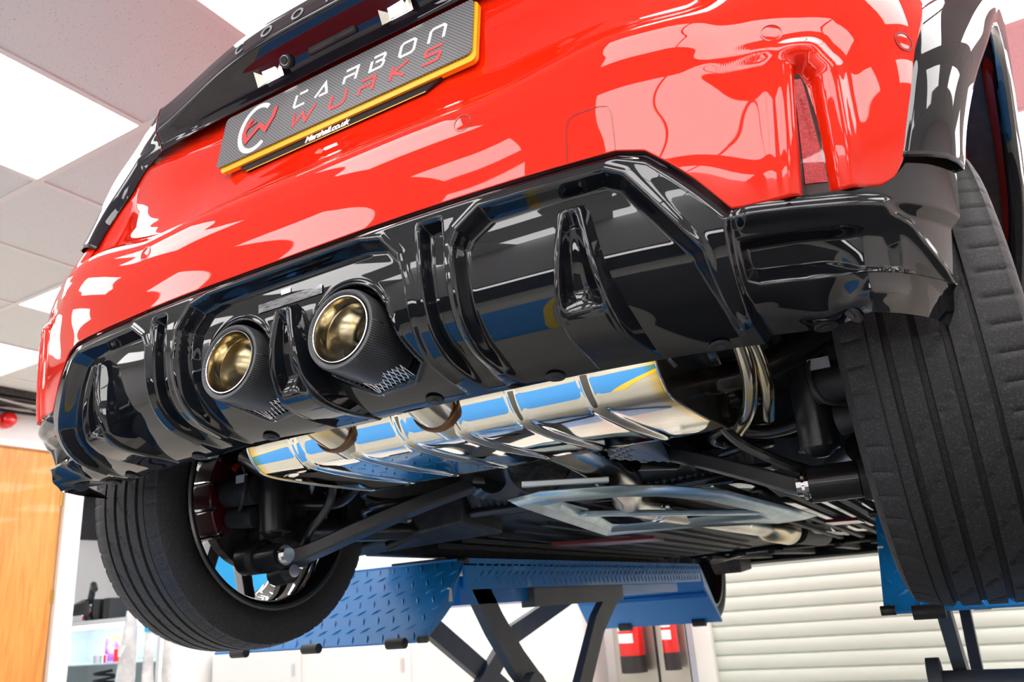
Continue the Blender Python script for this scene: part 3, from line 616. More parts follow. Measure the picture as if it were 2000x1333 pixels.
# ------------------------------------------------------------ brakes and rear suspension
def strut(parent_name, m, pts, r, parent=car, n=20, **k): return MB().tube(pts, r, n).make(parent_name, m, parent, **k)
for sg in (1, -1):
    X = sg*.70
    dk = lobj('brake_disc', [(X-sg*.012, .045), (X-sg*.012, .152), (X+sg*.012, .152), (X+sg*.012, .045)], (0, WY, WZ), CAST, car, n=64)
    lobj('dust_shield', [(X-sg*.030, .03), (X-sg*.026, .11), (X-sg*.016, .155), (X-sg*.010, .158)], (0, WY+.01, WZ), DARK, car, n=48)
    # caliper on the rear side of the disc
    cb = MB(); arcp = [(WY+.165*math.cos(a), WZ+.165*math.sin(a)) for a in np.linspace(math.radians(150), math.radians(215), 9)]; arci = [(WY+.105*math.cos(a), WZ+.105*math.sin(a)) for a in np.linspace(math.radians(215), math.radians(150), 9)]
    cb.prism([(X-sg*.040, y, z) for y, z in arcp+arci], (sg*.055, 0, 0)); cal = cb.make('brake_caliper', mat('caliper_red', (.07, .002, .005), .3, 0, .3), car, bevel=.004)
    for a in (152, 172, 192, 212):
        a = math.radians(a); MB().tube([(X-sg*.044, WY+.158*math.cos(a), WZ+.158*math.sin(a)), (X+sg*.02, WY+.166*math.cos(a), WZ+.166*math.sin(a))], .006, 10).make('caliper_bolt', CHROME, cal)
    MB().tube([(X-sg*.13, WY-.115, WZ+.0), (X-sg*.05, WY-.125, WZ)], .030, 24).make('brake_motor', DARK, cal)
    MB().tube([(X-sg*.11, WY-.10, WZ-.055), (X-sg*.045, WY-.11, WZ-.05)], .022, 20).make('motor_housing', DARK, cal)
    MB().box((min(X-sg*.13, X-sg*.10), WY-.15, WZ+.014), (max(X-sg*.13, X-sg*.10), WY-.146, WZ+.030)).make('paper_label', mat('label_stock', (.6, .6, .6), .6), cal, smooth=False)
    MB().tube([(X-sg*.07, WY-.13, WZ+.05), (X-sg*.07, WY-.12, WZ+.06)], .006, 12).make('red_connector', REDP, cal)
    MB().tube(smoothpath([(X-sg*.10, WY-.13, WZ+.05), (X-sg*.13, WY-.15, WZ+.02), (X-sg*.12, WY-.15, WZ-.03), (X-sg*.09, WY-.13, WZ-.04)], 6), .0035, 8).make('brake_cable', DARK, cal)
    MB().tube(smoothpath([(X-sg*.09, WY-.10, WZ+.07), (X-sg*.16, WY-.09, WZ+.10), (X-sg*.22, WY-.05, WZ+.14)], 6), .008, 10).make('brake_hose', DARK, cal)
    # knuckle
    MB().prism([(X-sg*.03, WY-.07, WZ+.10), (X-sg*.03, WY+.10, WZ+.08), (X-sg*.03, WY+.08, WZ-.12), (X-sg*.03, WY-.05, WZ-.13)], (-sg*.05, 0, 0)).make('wheel_carrier', CAST, car, bevel=.01)
    # shock absorber, near vertical tube with welded end and bush
    sh = strut('shock_absorber', BLKM, [(sg*.552, .545, .139), (sg*.553, .542, .150), (sg*.556, .535, .152), (sg*.562, .525, .43)], [.012, .022, .0285, .0285], car, 32)
    MB().tube([(sg*.553, .542, .149+.002*k) for k in (0, 1)], .0300, 28).make('weld_ring', CAST, sh)
    bx_ = MB().tube([(sg*.530, .540, .100), (sg*.598, .548, .100)], .027, 28).make('lower_bush', BLKM, sh)
    MB().tube([(sg*.512, .538, .100), (sg*.529, .540, .100)], .015, 12).make('bolt', CHROME, bx_, smooth=False)
    MB().tube([(sg*.522, .539, .100), (sg*.526, .539, .100)], .021, 20).make('washer', CHROME, bx_)
    MB().tube([(sg*.60, .548, .100), (sg*.62, .55, .100)], .031, 28).make('bush_sleeve', DARK, bx_)
    lobj('yoke', [(sg*.598, .030), (sg*.604, .036), (sg*.66, .036), (sg*.67, .025)], (0, .56, .105), BLKM, sh, n=28)
    # lower control arm: pressed channel with flared outer end
    A = MB(); cp = smoothpath([(sg*.545, .575, .093), (sg*.50, .60, .105), (sg*.42, .655, .142), (sg*.30, .745, .195), (sg*.205, .83, .235)], 8); wds = np.interp(np.linspace(0, 1, len(cp)), [0, .12, .25, .9, 1], [.058, .040, .028, .030, .036])
    A.add([tuple(q+A_([0, 0, 0])) for q in []], [])
    V = []
    for q, w__ in zip(cp, wds): V += [tuple(q+A_([0, -w__*.8, -.012])), tuple(q+A_([0, w__*.8, -.012])), tuple(q+A_([0, w__*.8, .018])), tuple(q+A_([0, -w__*.8, .018]))]
    n_ = len(cp); Fc = [(4*i+k, 4*i+(k+1) % 4, 4*i+4+(k+1) % 4, 4*i+4+k) for i in range(n_-1) for k in range(4)]+[(0, 1, 2, 3), (4*n_-4, 4*n_-3, 4*n_-2, 4*n_-1)]
    arm = mesh('control_arm', V, Fc, mat('arm_coat', (.03, .029, .030), .35, 0, .2), car, smooth=True, ang=30); b = arm.modifiers.new('b', 'BEVEL'); b.width = .004; b.segments = 2
    MB().tube([(sg*.17, .80, .235), (sg*.23, .86, .235)], .034, 28).make('inner_bush', BLKM, arm)
    MB().tube([(sg*.185, .77, .225), (sg*.195, .785, .225)], .014, 12).make('bolt', CHROME, arm)
    # second ball joint below the shock on this arm
    if sg < 0:
        jb = MB().tube([(sg*.535, .565, .068), (sg*.585, .575, .066)], .024, 24).make('ball_joint', BLKM, arm)
        MB().tube([(sg*.52, .562, .068), (sg*.536, .565, .068)], .013, 14).make('bolt', CHROME, jb)
    # coil spring and seats
    cs = [(sg*.40+.05*math.cos(a), .72+.05*math.sin(a), .16+.20*a/(2*PI*5)) for a in np.linspace(0, 2*PI*5, 120)]
    MB().tube(cs, .007, 8).make('coil_spring', BLKM, car)
    # trailing arm, tie link and anti-roll bar
    MB().tube(smoothpath([(sg*.60, .66, .16), (sg*.52, .95, .17), (sg*.56, 1.15, .20)], 8), .026, 14).make('trailing_arm', BLKM, car)
    MB().tube(smoothpath([(sg*.56, .60, .21), (sg*.46, .63, .205), (sg*.36, .60, .235), (sg*.26, .62, .24)], 8), .011, 12).make('tie_link', BLKM, car)
    MB().tube(smoothpath([(sg*.53, .60, .125), (sg*.48, .57, .15), (sg*.42, .56, .20), (sg*.39, .55, .29)], 8), .009, 10).make('drop_link', BLKM, car)
    MB().tube(smoothpath([(sg*.60, .50, .31), (sg*.5, .47, .27), (sg*.42, .46, .265), (sg*.34, .48, .29)], 8), .022, 12).make('upper_arm', BLKM, car)
    # inner wing panel hiding the body above the suspension
    mesh('inner_wing', [(sg*.50, .22, .36), (sg*.50, 1.1, .30), (sg*.50, 1.1, .80), (sg*.50, .22, .80)], [(0, 1, 2, 3)], DARK, car)
# rear structure: closing panel behind bumper, boot floor, subframe
mesh('floor_pan', [(-.74, 1.0, .26), (.74, 1.0, .26), (.74, 3.45, .22), (-.74, 3.45, .22)], [(0, 1, 2, 3)], DARK, car)
mesh('closing_panel', [(-.80, 1.02, .22), (.80, 1.02, .22), (.80, 1.02, .75), (-.80, 1.02, .75)], [(0, 1, 2, 3)], DARK, car)
mesh('boot_floor', [(-.52, .20, .345), (.52, .20, .345), (.52, 1.06, .36), (-.52, 1.06, .36)], [(0, 1, 2, 3)], DARK, car)
MB().box((-.50, .16, .46), (.50, .22, .56)).make('bumper_beam', DARK, car)
MB().prism([(-.26, .84, .21), (-.22, .72, .26), (.22, .72, .26), (.26, .84, .21), (.24, 1.06, .20), (-.24, 1.06, .20)], (0, 0, .05)).make('rear_subframe', BLKM, car, bevel=.01)
strut('subframe_tube', BLKM, smoothpath([(-.42, .66, .30), (-.2, .68, .27), (.2, .68, .27), (.42, .66, .30)], 8), .028)
strut('anti_roll_bar', BLKM, smoothpath([(-.56, .92, .13), (-.40, 1.0, .19), (0, 1.02, .19), (.40, 1.0, .19), (.56, .92, .13)], 8), .012)
MB().tube([(0, .70, .24), (0, .92, .24)], .075, 28).make('differential', CAST, car, bevel=.004)

# ------------------------------------------------------------ underbody, brace, front exhaust
def panel(name, poly, z, h, m, **k): return MB().prism([(x, y, z+zz_) for x, y, zz_ in poly], (0, 0, h)).make(name, m, car, smooth=False, **k)
for sg in (1, -1):
    up_ = panel('underbody_panel', [(sg*.13, 1.15, .055), (sg*.74, 1.04, .02), (sg*.745, 3.40, -.005), (sg*.13, 3.5, .02)], .145, .02, PB if sg > 0 else DARK, bevel=.006)
    for k in range(6): MB().bar((sg*(.2+.085*k), 1.25, .178-.006*k), (sg*(.2+.085*k), 3.1, .148-.003*k), .02, .012).make('pressed_rib', DARK, up_)
    MB().bar((sg*.715, 1.05, .150), (sg*.735, 3.45, .135), .05, .05).make('sill_rail', DARK, car, bevel=.005)
    MB().prism([(sg*.36, .97, .17), (sg*.72, .93, .13), (sg*.72, .99, .12), (sg*.36, 1.16, .15)], (0, 0, .09)).make('rear_deflector', DARK, car, bevel=.006)
    # cloth-like ribbed tank shield
    V = []; n_ = 60
    for i in range(n_):
        x = sg*(.10+.36*i/(n_-1)); V += [(x, .98+.006*math.sin(i*1.9), .25), (x, 1.02+.008*math.sin(i*2.1), .185)]
    mesh('ribbed_shield', V, [(2*i, 2*i+1, 2*i+3, 2*i+2) for i in range(n_-1)], noisy(mat('felt_shield', (.05, .05, .055), .8), 30, (.03, .03, .033), (.10, .10, .11), sc3=(6, 1, 1)), car, smooth=True)
panel('tunnel_shield', [(-.13, 1.1, .10), (.13, 1.1, .10), (.13, 3.9, .06), (-.13, 3.9, .06)], .17, .01, BRUSH)
panel('engine_tray', [(-.60, 3.45, .0), (.60, 3.45, .0), (.52, 4.35, .02), (-.52, 4.35, .02)], .135, .03, PB, bevel=.01)
MB().prism([(-.62, 4.35, .10), (.62, 4.35, .10), (.40, 4.56, .14), (-.40, 4.56, .14)], (0, 0, .36)).make('front_bumper', PB, car, bevel=.02)
for x in (-.45, -.15, .15, .45): MB().bar((x, 3.3, .125), (x*.8, 4.2, .14), .03, .02).make('floor_strut', CAST, car, bevel=.004)
for sg in (1, -1):
    MB().bar((sg*.30, 3.35, .13), (sg*.58, 3.80, .12), .04, .018).make('front_arm', CAST, car, bevel=.004)
    MB().prism([(sg*.50, 4.05, .06), (sg*.70, 4.12, .06), (sg*.66, 4.30, .08), (sg*.50, 4.3, .08)], (0, 0, .10)).make('air_deflector', DARK, car)
# cross brace under the tunnel, galvanised pressing
bo = [(-.03, .62), (.06, .585), (.185, .655), (.245, .74), (.30, .95), (.315, 1.50), (.32, 1.86), (.24, 1.92), (.05, 1.66), (-.25, 1.58), (-.235, 1.48), (-.10, .92)]
bi = [(.03, .70), (.07, .69), (.16, .735), (.20, .80), (.235, .98), (.245, 1.45), (.20, 1.55), (.10, 1.50), (-.12, 1.44), (-.14, 1.38), (-.02, .95), (.0, .80)]
nb = len(bo); V = []
for z, (O, I) in ((.158, (bo, bi)),):
    for q in O: V.append((q[0], q[1], z))
    for a, b2 in zip(bo, bi): V.append((lerp(a[0], b2[0], .22), lerp(a[1], b2[1], .22), z-.012))
    for a, b2 in zip(bo, bi): V.append((lerp(a[0], b2[0], .45), lerp(a[1], b2[1], .45), z-.003))
    for a, b2 in zip(bo, bi): V.append((lerp(a[0], b2[0], .72), lerp(a[1], b2[1], .72), z-.012))
    for q in I: V.append((q[0], q[1], z+.004))
Fc = [(r*nb+i, r*nb+(i+1) % nb, (r+1)*nb+(i+1) % nb, (r+1)*nb+i) for r in range(4) for i in range(nb)]
br = mesh('cross_brace', V, Fc, ZINC, car, smooth=True, ang=25); s2_ = br.modifiers.new('s', 'SOLIDIFY'); s2_.thickness = .003
MB().bar((.245, 1.45, .15), (-.03, .95, .15), .03, .012).make('brace_rail', ZINC, br, bevel=.003)
for q in ((-.20, 1.50), (.27, 1.80), (.22, .76), (.0, .66), (.30, 1.45)): disc('bolt', Vector((q[0], q[1], .149)), Vector((0, 0, -1)), .011, CHROME, br, .006, seg=12)
MB().bar((.03, .57, .172), (.17, .645, .168), .022, .01).make('brace_flange', mat('bare_zinc', (.8, .86, .88), .35, .5), br, bevel=.002)
# mid pipe, clamp, catalyst
mp_ = strut('exhaust_pipe', BRUSH, smoothpath([(.12, .52, .235), (.14, .62, .215), (.135, .74, .195), (.10, .90, .185), (.02, 1.12, .185), (.01, 1.35, .185), (.03, 1.8, .18), (.05, 2.3, .175), (.07, 2.6, .17)], 8), .036, car, 28)
for t_ in ((.005, 1.28), (.01, 1.32), (.04, 2.05)): MB().tube([(t_[0], t_[1], .185), (t_[0]+.001, t_[1]+.02, .185)], .0405, 28).make('pipe_clamp', CHROME, mp_)
MB().tube([(.05, 2.35, .175), (.055, 2.38, .175), (.075, 2.62, .172), (.08, 2.66, .172)], [.037, .052, .056, .04], 28).make('resonator', mat('golden_steel', (.66, .58, .36), .22, 1), mp_)
MB().tube([(.09, 2.70, .17), (.12, 3.1, .17)], .05, 24).make('flex_joint', DARK, mp_)
# woven heat-shield patches on either side of the pipe
for nm, q in (('heat_shield', [(.20, .55, .24), (.27, .66, .235), (.25, .78, .205), (.18, .64, .205)]), ('heat_shield', [(-.06, .62, .24), (.07, .66, .25), (.07, .78, .20), (-.05, .80, .195)]), ('heat_shield', [(.17, 2.6, .16), (.27, 2.75, .15), (.25, 3.0, .15), (.15, 2.8, .16)])):
    A0, B0, C0, D0 = [A_(z) for z in q]; n_ = 14; V = []
    for j in range(n_):
        for i in range(n_):
            p = lerp(lerp(A0, B0, i/(n_-1)), lerp(D0, C0, i/(n_-1)), j/(n_-1)); p = p+A_([0, -.003, -.003])*((i+j) % 2); V.append(tuple(p))
    mesh(nm, V, gridf(n_, n_), FOIL if 'z' else FOIL, car)
panel('red_tray', [(-.42, 1.55, 0), (-.16, 1.75, 0), (-.18, 1.90, 0), (-.44, 1.75, 0)], .135, .01, mat('red_tray_plastic', (.25, .01, .02), .3, 0, .5))
panel('red_tray', [(.33, 1.9, 0), (.42, 1.95, 0), (.42, 2.1, 0), (.33, 2.05, 0)], .135, .01, mat('red_tray_plastic'))
MB().tube([(-.17, .94, .205), (-.175, .955, .205)], .012, 12).make('blue_connector', mat('blue_plastic', (.01, .03, .5), .3), car)
# ------------------------------------------------------------ scissor lift
lift = root('scissor_lift', 'blue and grey scissor lift with diamond-plate ramps under the red car', 'car lift', (0, 2.3, -.72))
def tread(poly4, nx, ny, name, m, parent, flipn=False, h=.0035):
    """raised almond studs on the quad poly4 (A,B,C,D), normal by winding"""
    A, B, C, D = [Vector(q) for q in poly4]; n = (B-A).cross(D-A).normalized()
    mb = MB()
    for j in range(ny):
        for i in range(nx):
            u, v = (i+.5+(.25 if j % 2 else -.25))/nx, (j+.5)/ny; c_ = A.lerp(B, u).lerp(D.lerp(C, u), v); ex = (B-A).normalized(); ey = n.cross(ex)
            ang = math.radians(50 if (i+j) % 2 else 130) if j % 2 == 0 else math.radians(130 if (i+j) % 2 else 50); ang = math.radians(35 if j % 2 else 115)
            d = ex*math.cos(ang)+ey*math.sin(ang); e_ = n.cross(d); l, w_ = .017, .0045
            V = [c_+d*l, c_+e_*w_, c_-d*l, c_-e_*w_, c_+n*h+d*l*.4, c_+n*h-d*l*.4]
            mb.add(V, [(0, 1, 4), (1, 2, 5, 4), (2, 3, 5), (3, 0, 4, 5)])
    return mb.make(name, m, parent, smooth=True, ang=80, kind='stuff')
for sg in (-1, 1):
    xi, xo = sg*.54, sg*1.30
    pf = MB().box((min(xi, xo), 1.24, .085), (max(xi, xo), 3.40, .105)).make('platform', LBLUE, lift, smooth=False)
    sd = MB().box((min(xi, xi+sg*.008), 1.24, .020), (max(xi, xi+sg*.008), 3.40, .090)).make('side_plate', LBLUE, lift, smooth=False)
    tread([(xi-sg*.0005, 1.30, .028), (xi-sg*.0005, 3.38, .028), (xi-sg*.0005, 3.38, .098), (xi-sg*.0005, 1.30, .098)] if sg < 0 else [(xi-sg*.0005, 3.38, .028), (xi-sg*.0005, 1.30, .028), (xi-sg*.0005, 1.30, .098), (xi-sg*.0005, 3.38, .098)], 52, 3, 'tread_studs', LBLUE, sd, h=.003)
    MB().box((min(sg*.66, sg*1.16), 1.30, -.02), (max(sg*.60, sg*1.24), 3.2, .06)).make('platform_beam', LBLUE, lift, smooth=False)
    # rear ramp hanging down
    A, B, C, D = (xi, 1.033, -.100), (xo, 1.033, -.100), (xo, 1.24, .100), (xi, 1.24, .100)
    nv_ = Vector((0, -.70, .72))*.006
    rp = MB().prism([Vector(A)+Vector((sg*.0, 0, 0)), B, C, D], tuple(-nv_)).make('approach_ramp', LBLUE, lift, smooth=False)
    q = [A, B, C, D] if sg > 0 else [B, A, D, C]
    tread(q, 15, 9, 'tread_studs', LBLUE, rp, h=.0032)
    MB().prism([(xi, 1.244, .106), (xi, 1.206, .064), (xi, 1.046, -.098), (xi, 1.130, -.047), (xi, 1.180, -.012), (xi, 1.182, .002), (xi, 1.205, .045)], (sg*.008, 0, 0)).make('ramp_gusset', LBLUE, rp, smooth=False)
    MB().prism([(xi-sg*.001, 1.153, -.01), (xi-sg*.001, 1.160, .026), (xi-sg*.001, 1.168, .024), (xi-sg*.001, 1.170, -.010)], (sg*.011, 0, 0)).make('gusset_slot', WHITE, rp, smooth=False)
    MB().tube([(xi-sg*.006, 1.040, -.097), (xi+sg*.02, 1.040, -.097)], .009, 12).make('pin', CAST, rp)
    MB().tube([(xi-sg*.012, 1.240, .098), (xi+sg*.02, 1.240, .098)], .008, 12).make('hinge_pin', CAST, lift)
    for x in (.615, .905, 1.18): MB().tube([(sg*(x-.025), 1.022, -.103), (sg*(x+.030), 1.022, -.103)], .013, 18).make('ramp_roller', mat('black_rubber', (.02, .02, .02), .5), rp)
    # front flap
    fp = MB().prism([(xi, 3.40, .095), (xo, 3.40, .095), (xo, 3.66, -.185), (xi, 3.66, -.185)], (0, .012, .006)).make('front_flap', LBLUE, lift, smooth=False)
    MB().bar((xi+sg*.02, 3.52, -.045), (xo-sg*.02, 3.52, -.045), .02, .02).make('flap_rib', LBLUE, fp, smooth=False)
    for x in (.66, 1.08): MB().tube([(sg*(x-.035), 3.655, -.18), (sg*(x+.035), 3.655, -.18)], .022, 18).make('flap_roller', mat('black_rubber'), fp)
    MB().prism([(xi, 3.40, .100), (xi, 3.66, -.185), (xi, 3.60, -.13), (xi, 3.44, .0)], (sg*.01, 0, 0)).make('flap_gusset', LBLUE, fp, smooth=False)
    # scissor arms, cranked
    def sarm(x, pts, wd=.075, th=.03):
        mb = MB(); P_ = [A_(p) for p in pts]; L, R = [], []
        for i, p in enumerate(P_):
            t_ = P_[min(i+1, len(P_)-1)]-P_[max(i-1, 0)]; t_ = t_/np.linalg.norm(t_); nn = A_([-t_[1], t_[0]]); L.append(p+nn*wd/2); R.append(p-nn*wd/2)
        for i in range(len(P_)-1): mb.prism([(x, *L[i]), (x, *R[i]), (x, *R[i+1]), (x, *L[i+1])], (sg*th, 0, 0))
        return mb.make('scissor_arm', LGREY, lift, smooth=False)
    sarm(sg*.60, [(1.40, .045), (1.50, -.08), (1.62, -.20), (1.90, -.42), (2.45, -.70)], .085)
    sarm(sg*.62, [(2.52, .02), (2.30, -.12), (2.02, -.42), (1.62, -.69)], .085)
    sarm(sg*1.18, [(3.2, .0), (2.60, -.15), (2.2, -.42), (1.7, -.69)], .085)
    sarm(sg*1.20, [(1.45, .04), (2.0, -.08), (2.4, -.30), (3.1, -.69)], .085)
    MB().bar((sg*.60, 1.70, -.01), (sg*.62, 2.50, -.01), .05, .06).make('arm_rail', LGREY, lift, smooth=False)
    MB().tube([(sg*.56, 1.62, -.29), (sg*1.24, 1.62, -.29)], .03, 20).make('cross_shaft', LGREY, lift)
    MB().tube([(sg*.545, 1.62, -.29), (sg*.575, 1.62, -.29)], .06, 28).make('pivot_collar', LGREY, lift)
    MB().box((min(sg*.55, sg*1.25), 1.1, -.72), (max(sg*.55, sg*1.25), 3.3, -.68)).make('base_frame', LBLUE, lift, smooth=False)
    # rubber blocks on the platform carrying the sills
    for y, lb in ((1.29, 'rear'), (3.1, 'front')):
        rb = MB().box((min(sg*.60, sg*.80), y-.05, .105), (max(sg*.60, sg*.80), y+.07, .112)).make('rubber_block', mat('block_rubber', (.025, .025, .027), .6), None, smooth=False, bevel=.004,
             label='black rubber block between the %s end of the %s lift platform and the car sill' % (lb, 'left' if sg < 0 else 'right'), cat='rubber block', group='rubber blocks on the lift platforms')
lift2 = MB().bar((1.02, 2.1, -.18), (1.05, 2.1, -.7), .02, .02)

# ------------------------------------------------------------ room shell
TX0, TS, TY0 = -1.413, .604, .744
ZC = 1.60; XL, XR, YF, YB = -4.95, 4.0, 5.80, -3.4
fl = MB().box((-8, YB-.2, -.78), (XR+.2, YF+.2, -.72)).make('floor', FLOORM, None, smooth=False, kind='structure')
ceil = MB().box((-8, YB-.2, ZC+.06), (XR+.2, YF+.2, ZC+.12)).make('ceiling', WHITE, None, smooth=False, kind='structure')
fb = MB().box((-1.6, -1.12, -.7195), (.0, .1, -.716)).make('bay_marking', mat('bay_blue_paint', (.02, .25, .68), .35), fl, smooth=False)
mb = MB(); mb.box((-1.65, -1.16, -.7195), (.04, -1.12, -.715)); mb.box((-1.65, -1.12, -.7195), (-1.60, .1, -.715)); mb.box((.0, -1.12, -.7195), (.04, .1, -.715)); mb.make('yellow_line', mat('line_yellow', (.8, .55, .02), .4), fl, smooth=False)
MB().box((XL-.1, YB, -.72), (XL, 2.2, ZC+.06)).make('wall_left', WALLM, None, smooth=False, kind='structure')
wl = MB().box((XL-.1, 1.9, 1.30), (XL, 2.95, ZC+.06)).box((XL-.1, 1.9, -.72), (XL, 1.905, 1.3)).make('wall_left_lintel', WALLM, None, smooth=False, kind='structure')
MB().box((-8, 5.80, -.72), (-1.46, 5.9, ZC+.06)).box((-1.46, 5.80, 1.0), (2.4, 5.9, ZC+.06)).box((2.4, 5.8, -.72), (XR, 5.9, ZC+.06)).make('wall_front', WALLM, None, smooth=False, kind='structure')
MB().box((XR, YB, -.72), (XR+.1, YF+.1, ZC+.06)).make('wall_right', WALLM, None, smooth=False, kind='structure')
MB().box((XL, YB-.1, -.72), (XR, YB, ZC+.06)).make('wall_back', mat('grey_wall_paint', (.55, .55, .56), .7), None, smooth=False, kind='structure')
MB().box((-8.1, 2.85, -.72), (-8.0, YF+.1, ZC+.06)).box((-8.1, 2.75, -.72), (XL-.1, 2.85, ZC+.06)).make('wall_alcove', WALLM, None, smooth=False, kind='structure')
MB().box((XL+.01, YB+.002, -.62), (XR-.01, YB+.03, .34)).make('trim_4', mat('dark_wall_paint', (.02, .02, .023), .5), None, smooth=False, kind='structure')
MB().box((-1.2, YB+.031, .10), (2.6, YB+.06, .26)).make('wall_strip_light', LIT, None, smooth=False, label='long white strip light on the dark wall behind the camera, seen only as a reflection', cat='wall light')
MB().box((.32, -1.95, -.7195), (2.6, .9, -.716)).make('floor_shade', mat('floor_shade_black', (.03, .03, .032), .6), fl, smooth=False)  # dark sheet standing in for the floor shade near car and lift
# door with frame
dr = MB().box((XL-.06, 1.90, -.71), (XL-.02, 2.755, 1.285)).make('door_1', OAK, None, smooth=False, kind='structure')
for z in (-.35, .28, .95): MB().box((XL-.022, 2.745, z-.045), (XL-.014, 2.775, z+.045)).make('door_hinge', mat('brass_hinge', (.7, .45, .1), .3, 1), dr, smooth=False)
MB().box((XL-.04, 1.84, 1.285), (XL+.015, 2.90, 1.335)).box((XL-.04, 2.765, -.72), (XL+.015, 2.90, 1.285)).box((XL-.04, 1.82, -.72), (XL+.015, 1.90, 1.335)).make('trim_1', WHITE, None, smooth=False, kind='structure')
# ceiling grid, tiles, light panels
i0 = math.floor((XL-TX0)/TS); i1 = math.ceil((XR-TX0)/TS); j0 = math.floor((YB-TY0)/TS); j1 = math.ceil((YF-TY0)/TS)
LP_ = set()
for i in range(i0, i1+1):
    for j in range(j0, j1+1):
        if j % 2 == 0 and (i % 2 == 0 or i == 5): LP_.add((i, j))
tm = MB().box((-TS/2+.011, -TS/2+.011, 0), (TS/2-.011, TS/2-.011, .012)); tmesh = None; lm_ = None
for i in range(i0, i1+1):
    for j in range(j0, j1+1):
        x0, x1 = TX0+TS*(i-1), TX0+TS*i; yy0, yy1 = TY0+TS*(j-1), TY0+TS*j; xc, yc = (x0+x1)/2, (yy0+yy1)/2
        if xc > XR-.1 or xc < -7.8 or yc < YB+.1 or yc > YF-.1 or (xc < XL+.1 and yc < 2.9): continue
        if (i, j) in LP_:
            if lm_ is None: o = tm.make('x', LIT, None, smooth=False); lm_ = o.data; lm_.name = 'light_panel'; bpy.data.objects.remove(o); lm2 = lm_.copy(); lm2.materials[0] = LIT2
            where = []
            o = bpy.data.objects.new('ceiling_light', lm2 if (yc > 2.5 and xc < 3.5 and not (xc > .8)) else lm_); o.location = (xc, yc, ZC+.004+ZO)
            lab = {(0, 0): 'square white light panel in the ceiling left of the number plate', (2, 0): 'square white light panel in the ceiling behind the top of the tailgate', (-2, 2): 'square white light panel in the ceiling, small corner beside the red bumper edge', (-4, 2): 'square white light panel in the ceiling above the cable tray', (5, 2): 'square white light panel above the right wheel arch', (5, 4): 'square white light panel lower at the right edge, beyond a grey tile'}.get((i, j), 'square white light panel set flush in the tiled ceiling, out of the frame')
            link(o, None, lab, None, 'ceiling light', 'ceiling light panels')
        else:
            if tmesh is None: o = tm.make('x', TILE, None, smooth=False); tmesh = o.data; tmesh.name = 'ceiling_tile'; bpy.data.objects.remove(o)
            o = bpy.data.objects.new('ceiling_tile', tmesh); o.location = (xc, yc, ZC+.004+random.uniform(-.0006, .0006)+ZO); link(o, ceil)
GRID = mat('grid_bar', (.74, .73, .72), .5)
for i in range(i0-5, i1+1):
    x = TX0+TS*i
    if -7.9 < x < XR: MB().box((x-.012, YB if x > XL else 2.9, ZC-.001), (x+.012, YF, ZC+.005)).box((x-.002, YB if x > XL else 2.9, ZC), (x+.002, YF, ZC+.03)).make('grid_bar', GRID, ceil, smooth=False)
for j in range(j0, j1+1):
    y = TY0+TS*j
    if YB < y < YF: MB().box((XL if y < 2.9 else -7.9, y-.012, ZC-.0015), (XR, y+.012, ZC+.0045)).make('grid_bar', GRID, ceil, smooth=False)
# fill of the alcove ceiling is given by the tiles above
# roller shutter, one slat each
shut = root('roller_shutter', 'off-white slatted roller shutter closing the opening in the far wall', 'shutter', (.5, 5.75, -.72))
sm = mat('shutter_paint', (.60, .66, .60), .45); z = -.71; smesh = None
while z < 1.02:
    if smesh is None:
        pr = [(0, 0), (-.016, .012), (-.022, .035), (-.022, .075), (-.014, .098), (0, .104)]
        mb = MB(); V = [(x, y, zz_) for x in (-1.24, 2.42) for y, zz_ in pr]; mb.add(V, [(i, i+1, i+7, i+6) for i in range(5)]+[(5, 0, 6, 11), tuple(range(5, -1, -1)), tuple(range(6, 12))])
        o = mb.make('x', sm, None, smooth=True, ang=20); smesh = o.data; smesh.name = 'slat'; bpy.data.objects.remove(o)
    o = bpy.data.objects.new('slat', smesh); o.location = (0, 5.78, z+ZO); link(o, shut); z += .105
for x in (-1.36, 2.42): MB().box((x-.02, 5.70, -.72), (x+.12, 5.80, 1.02)).make('guide_rail', mat('rail_paint', (.78, .82, .78), .4), shut, smooth=False)
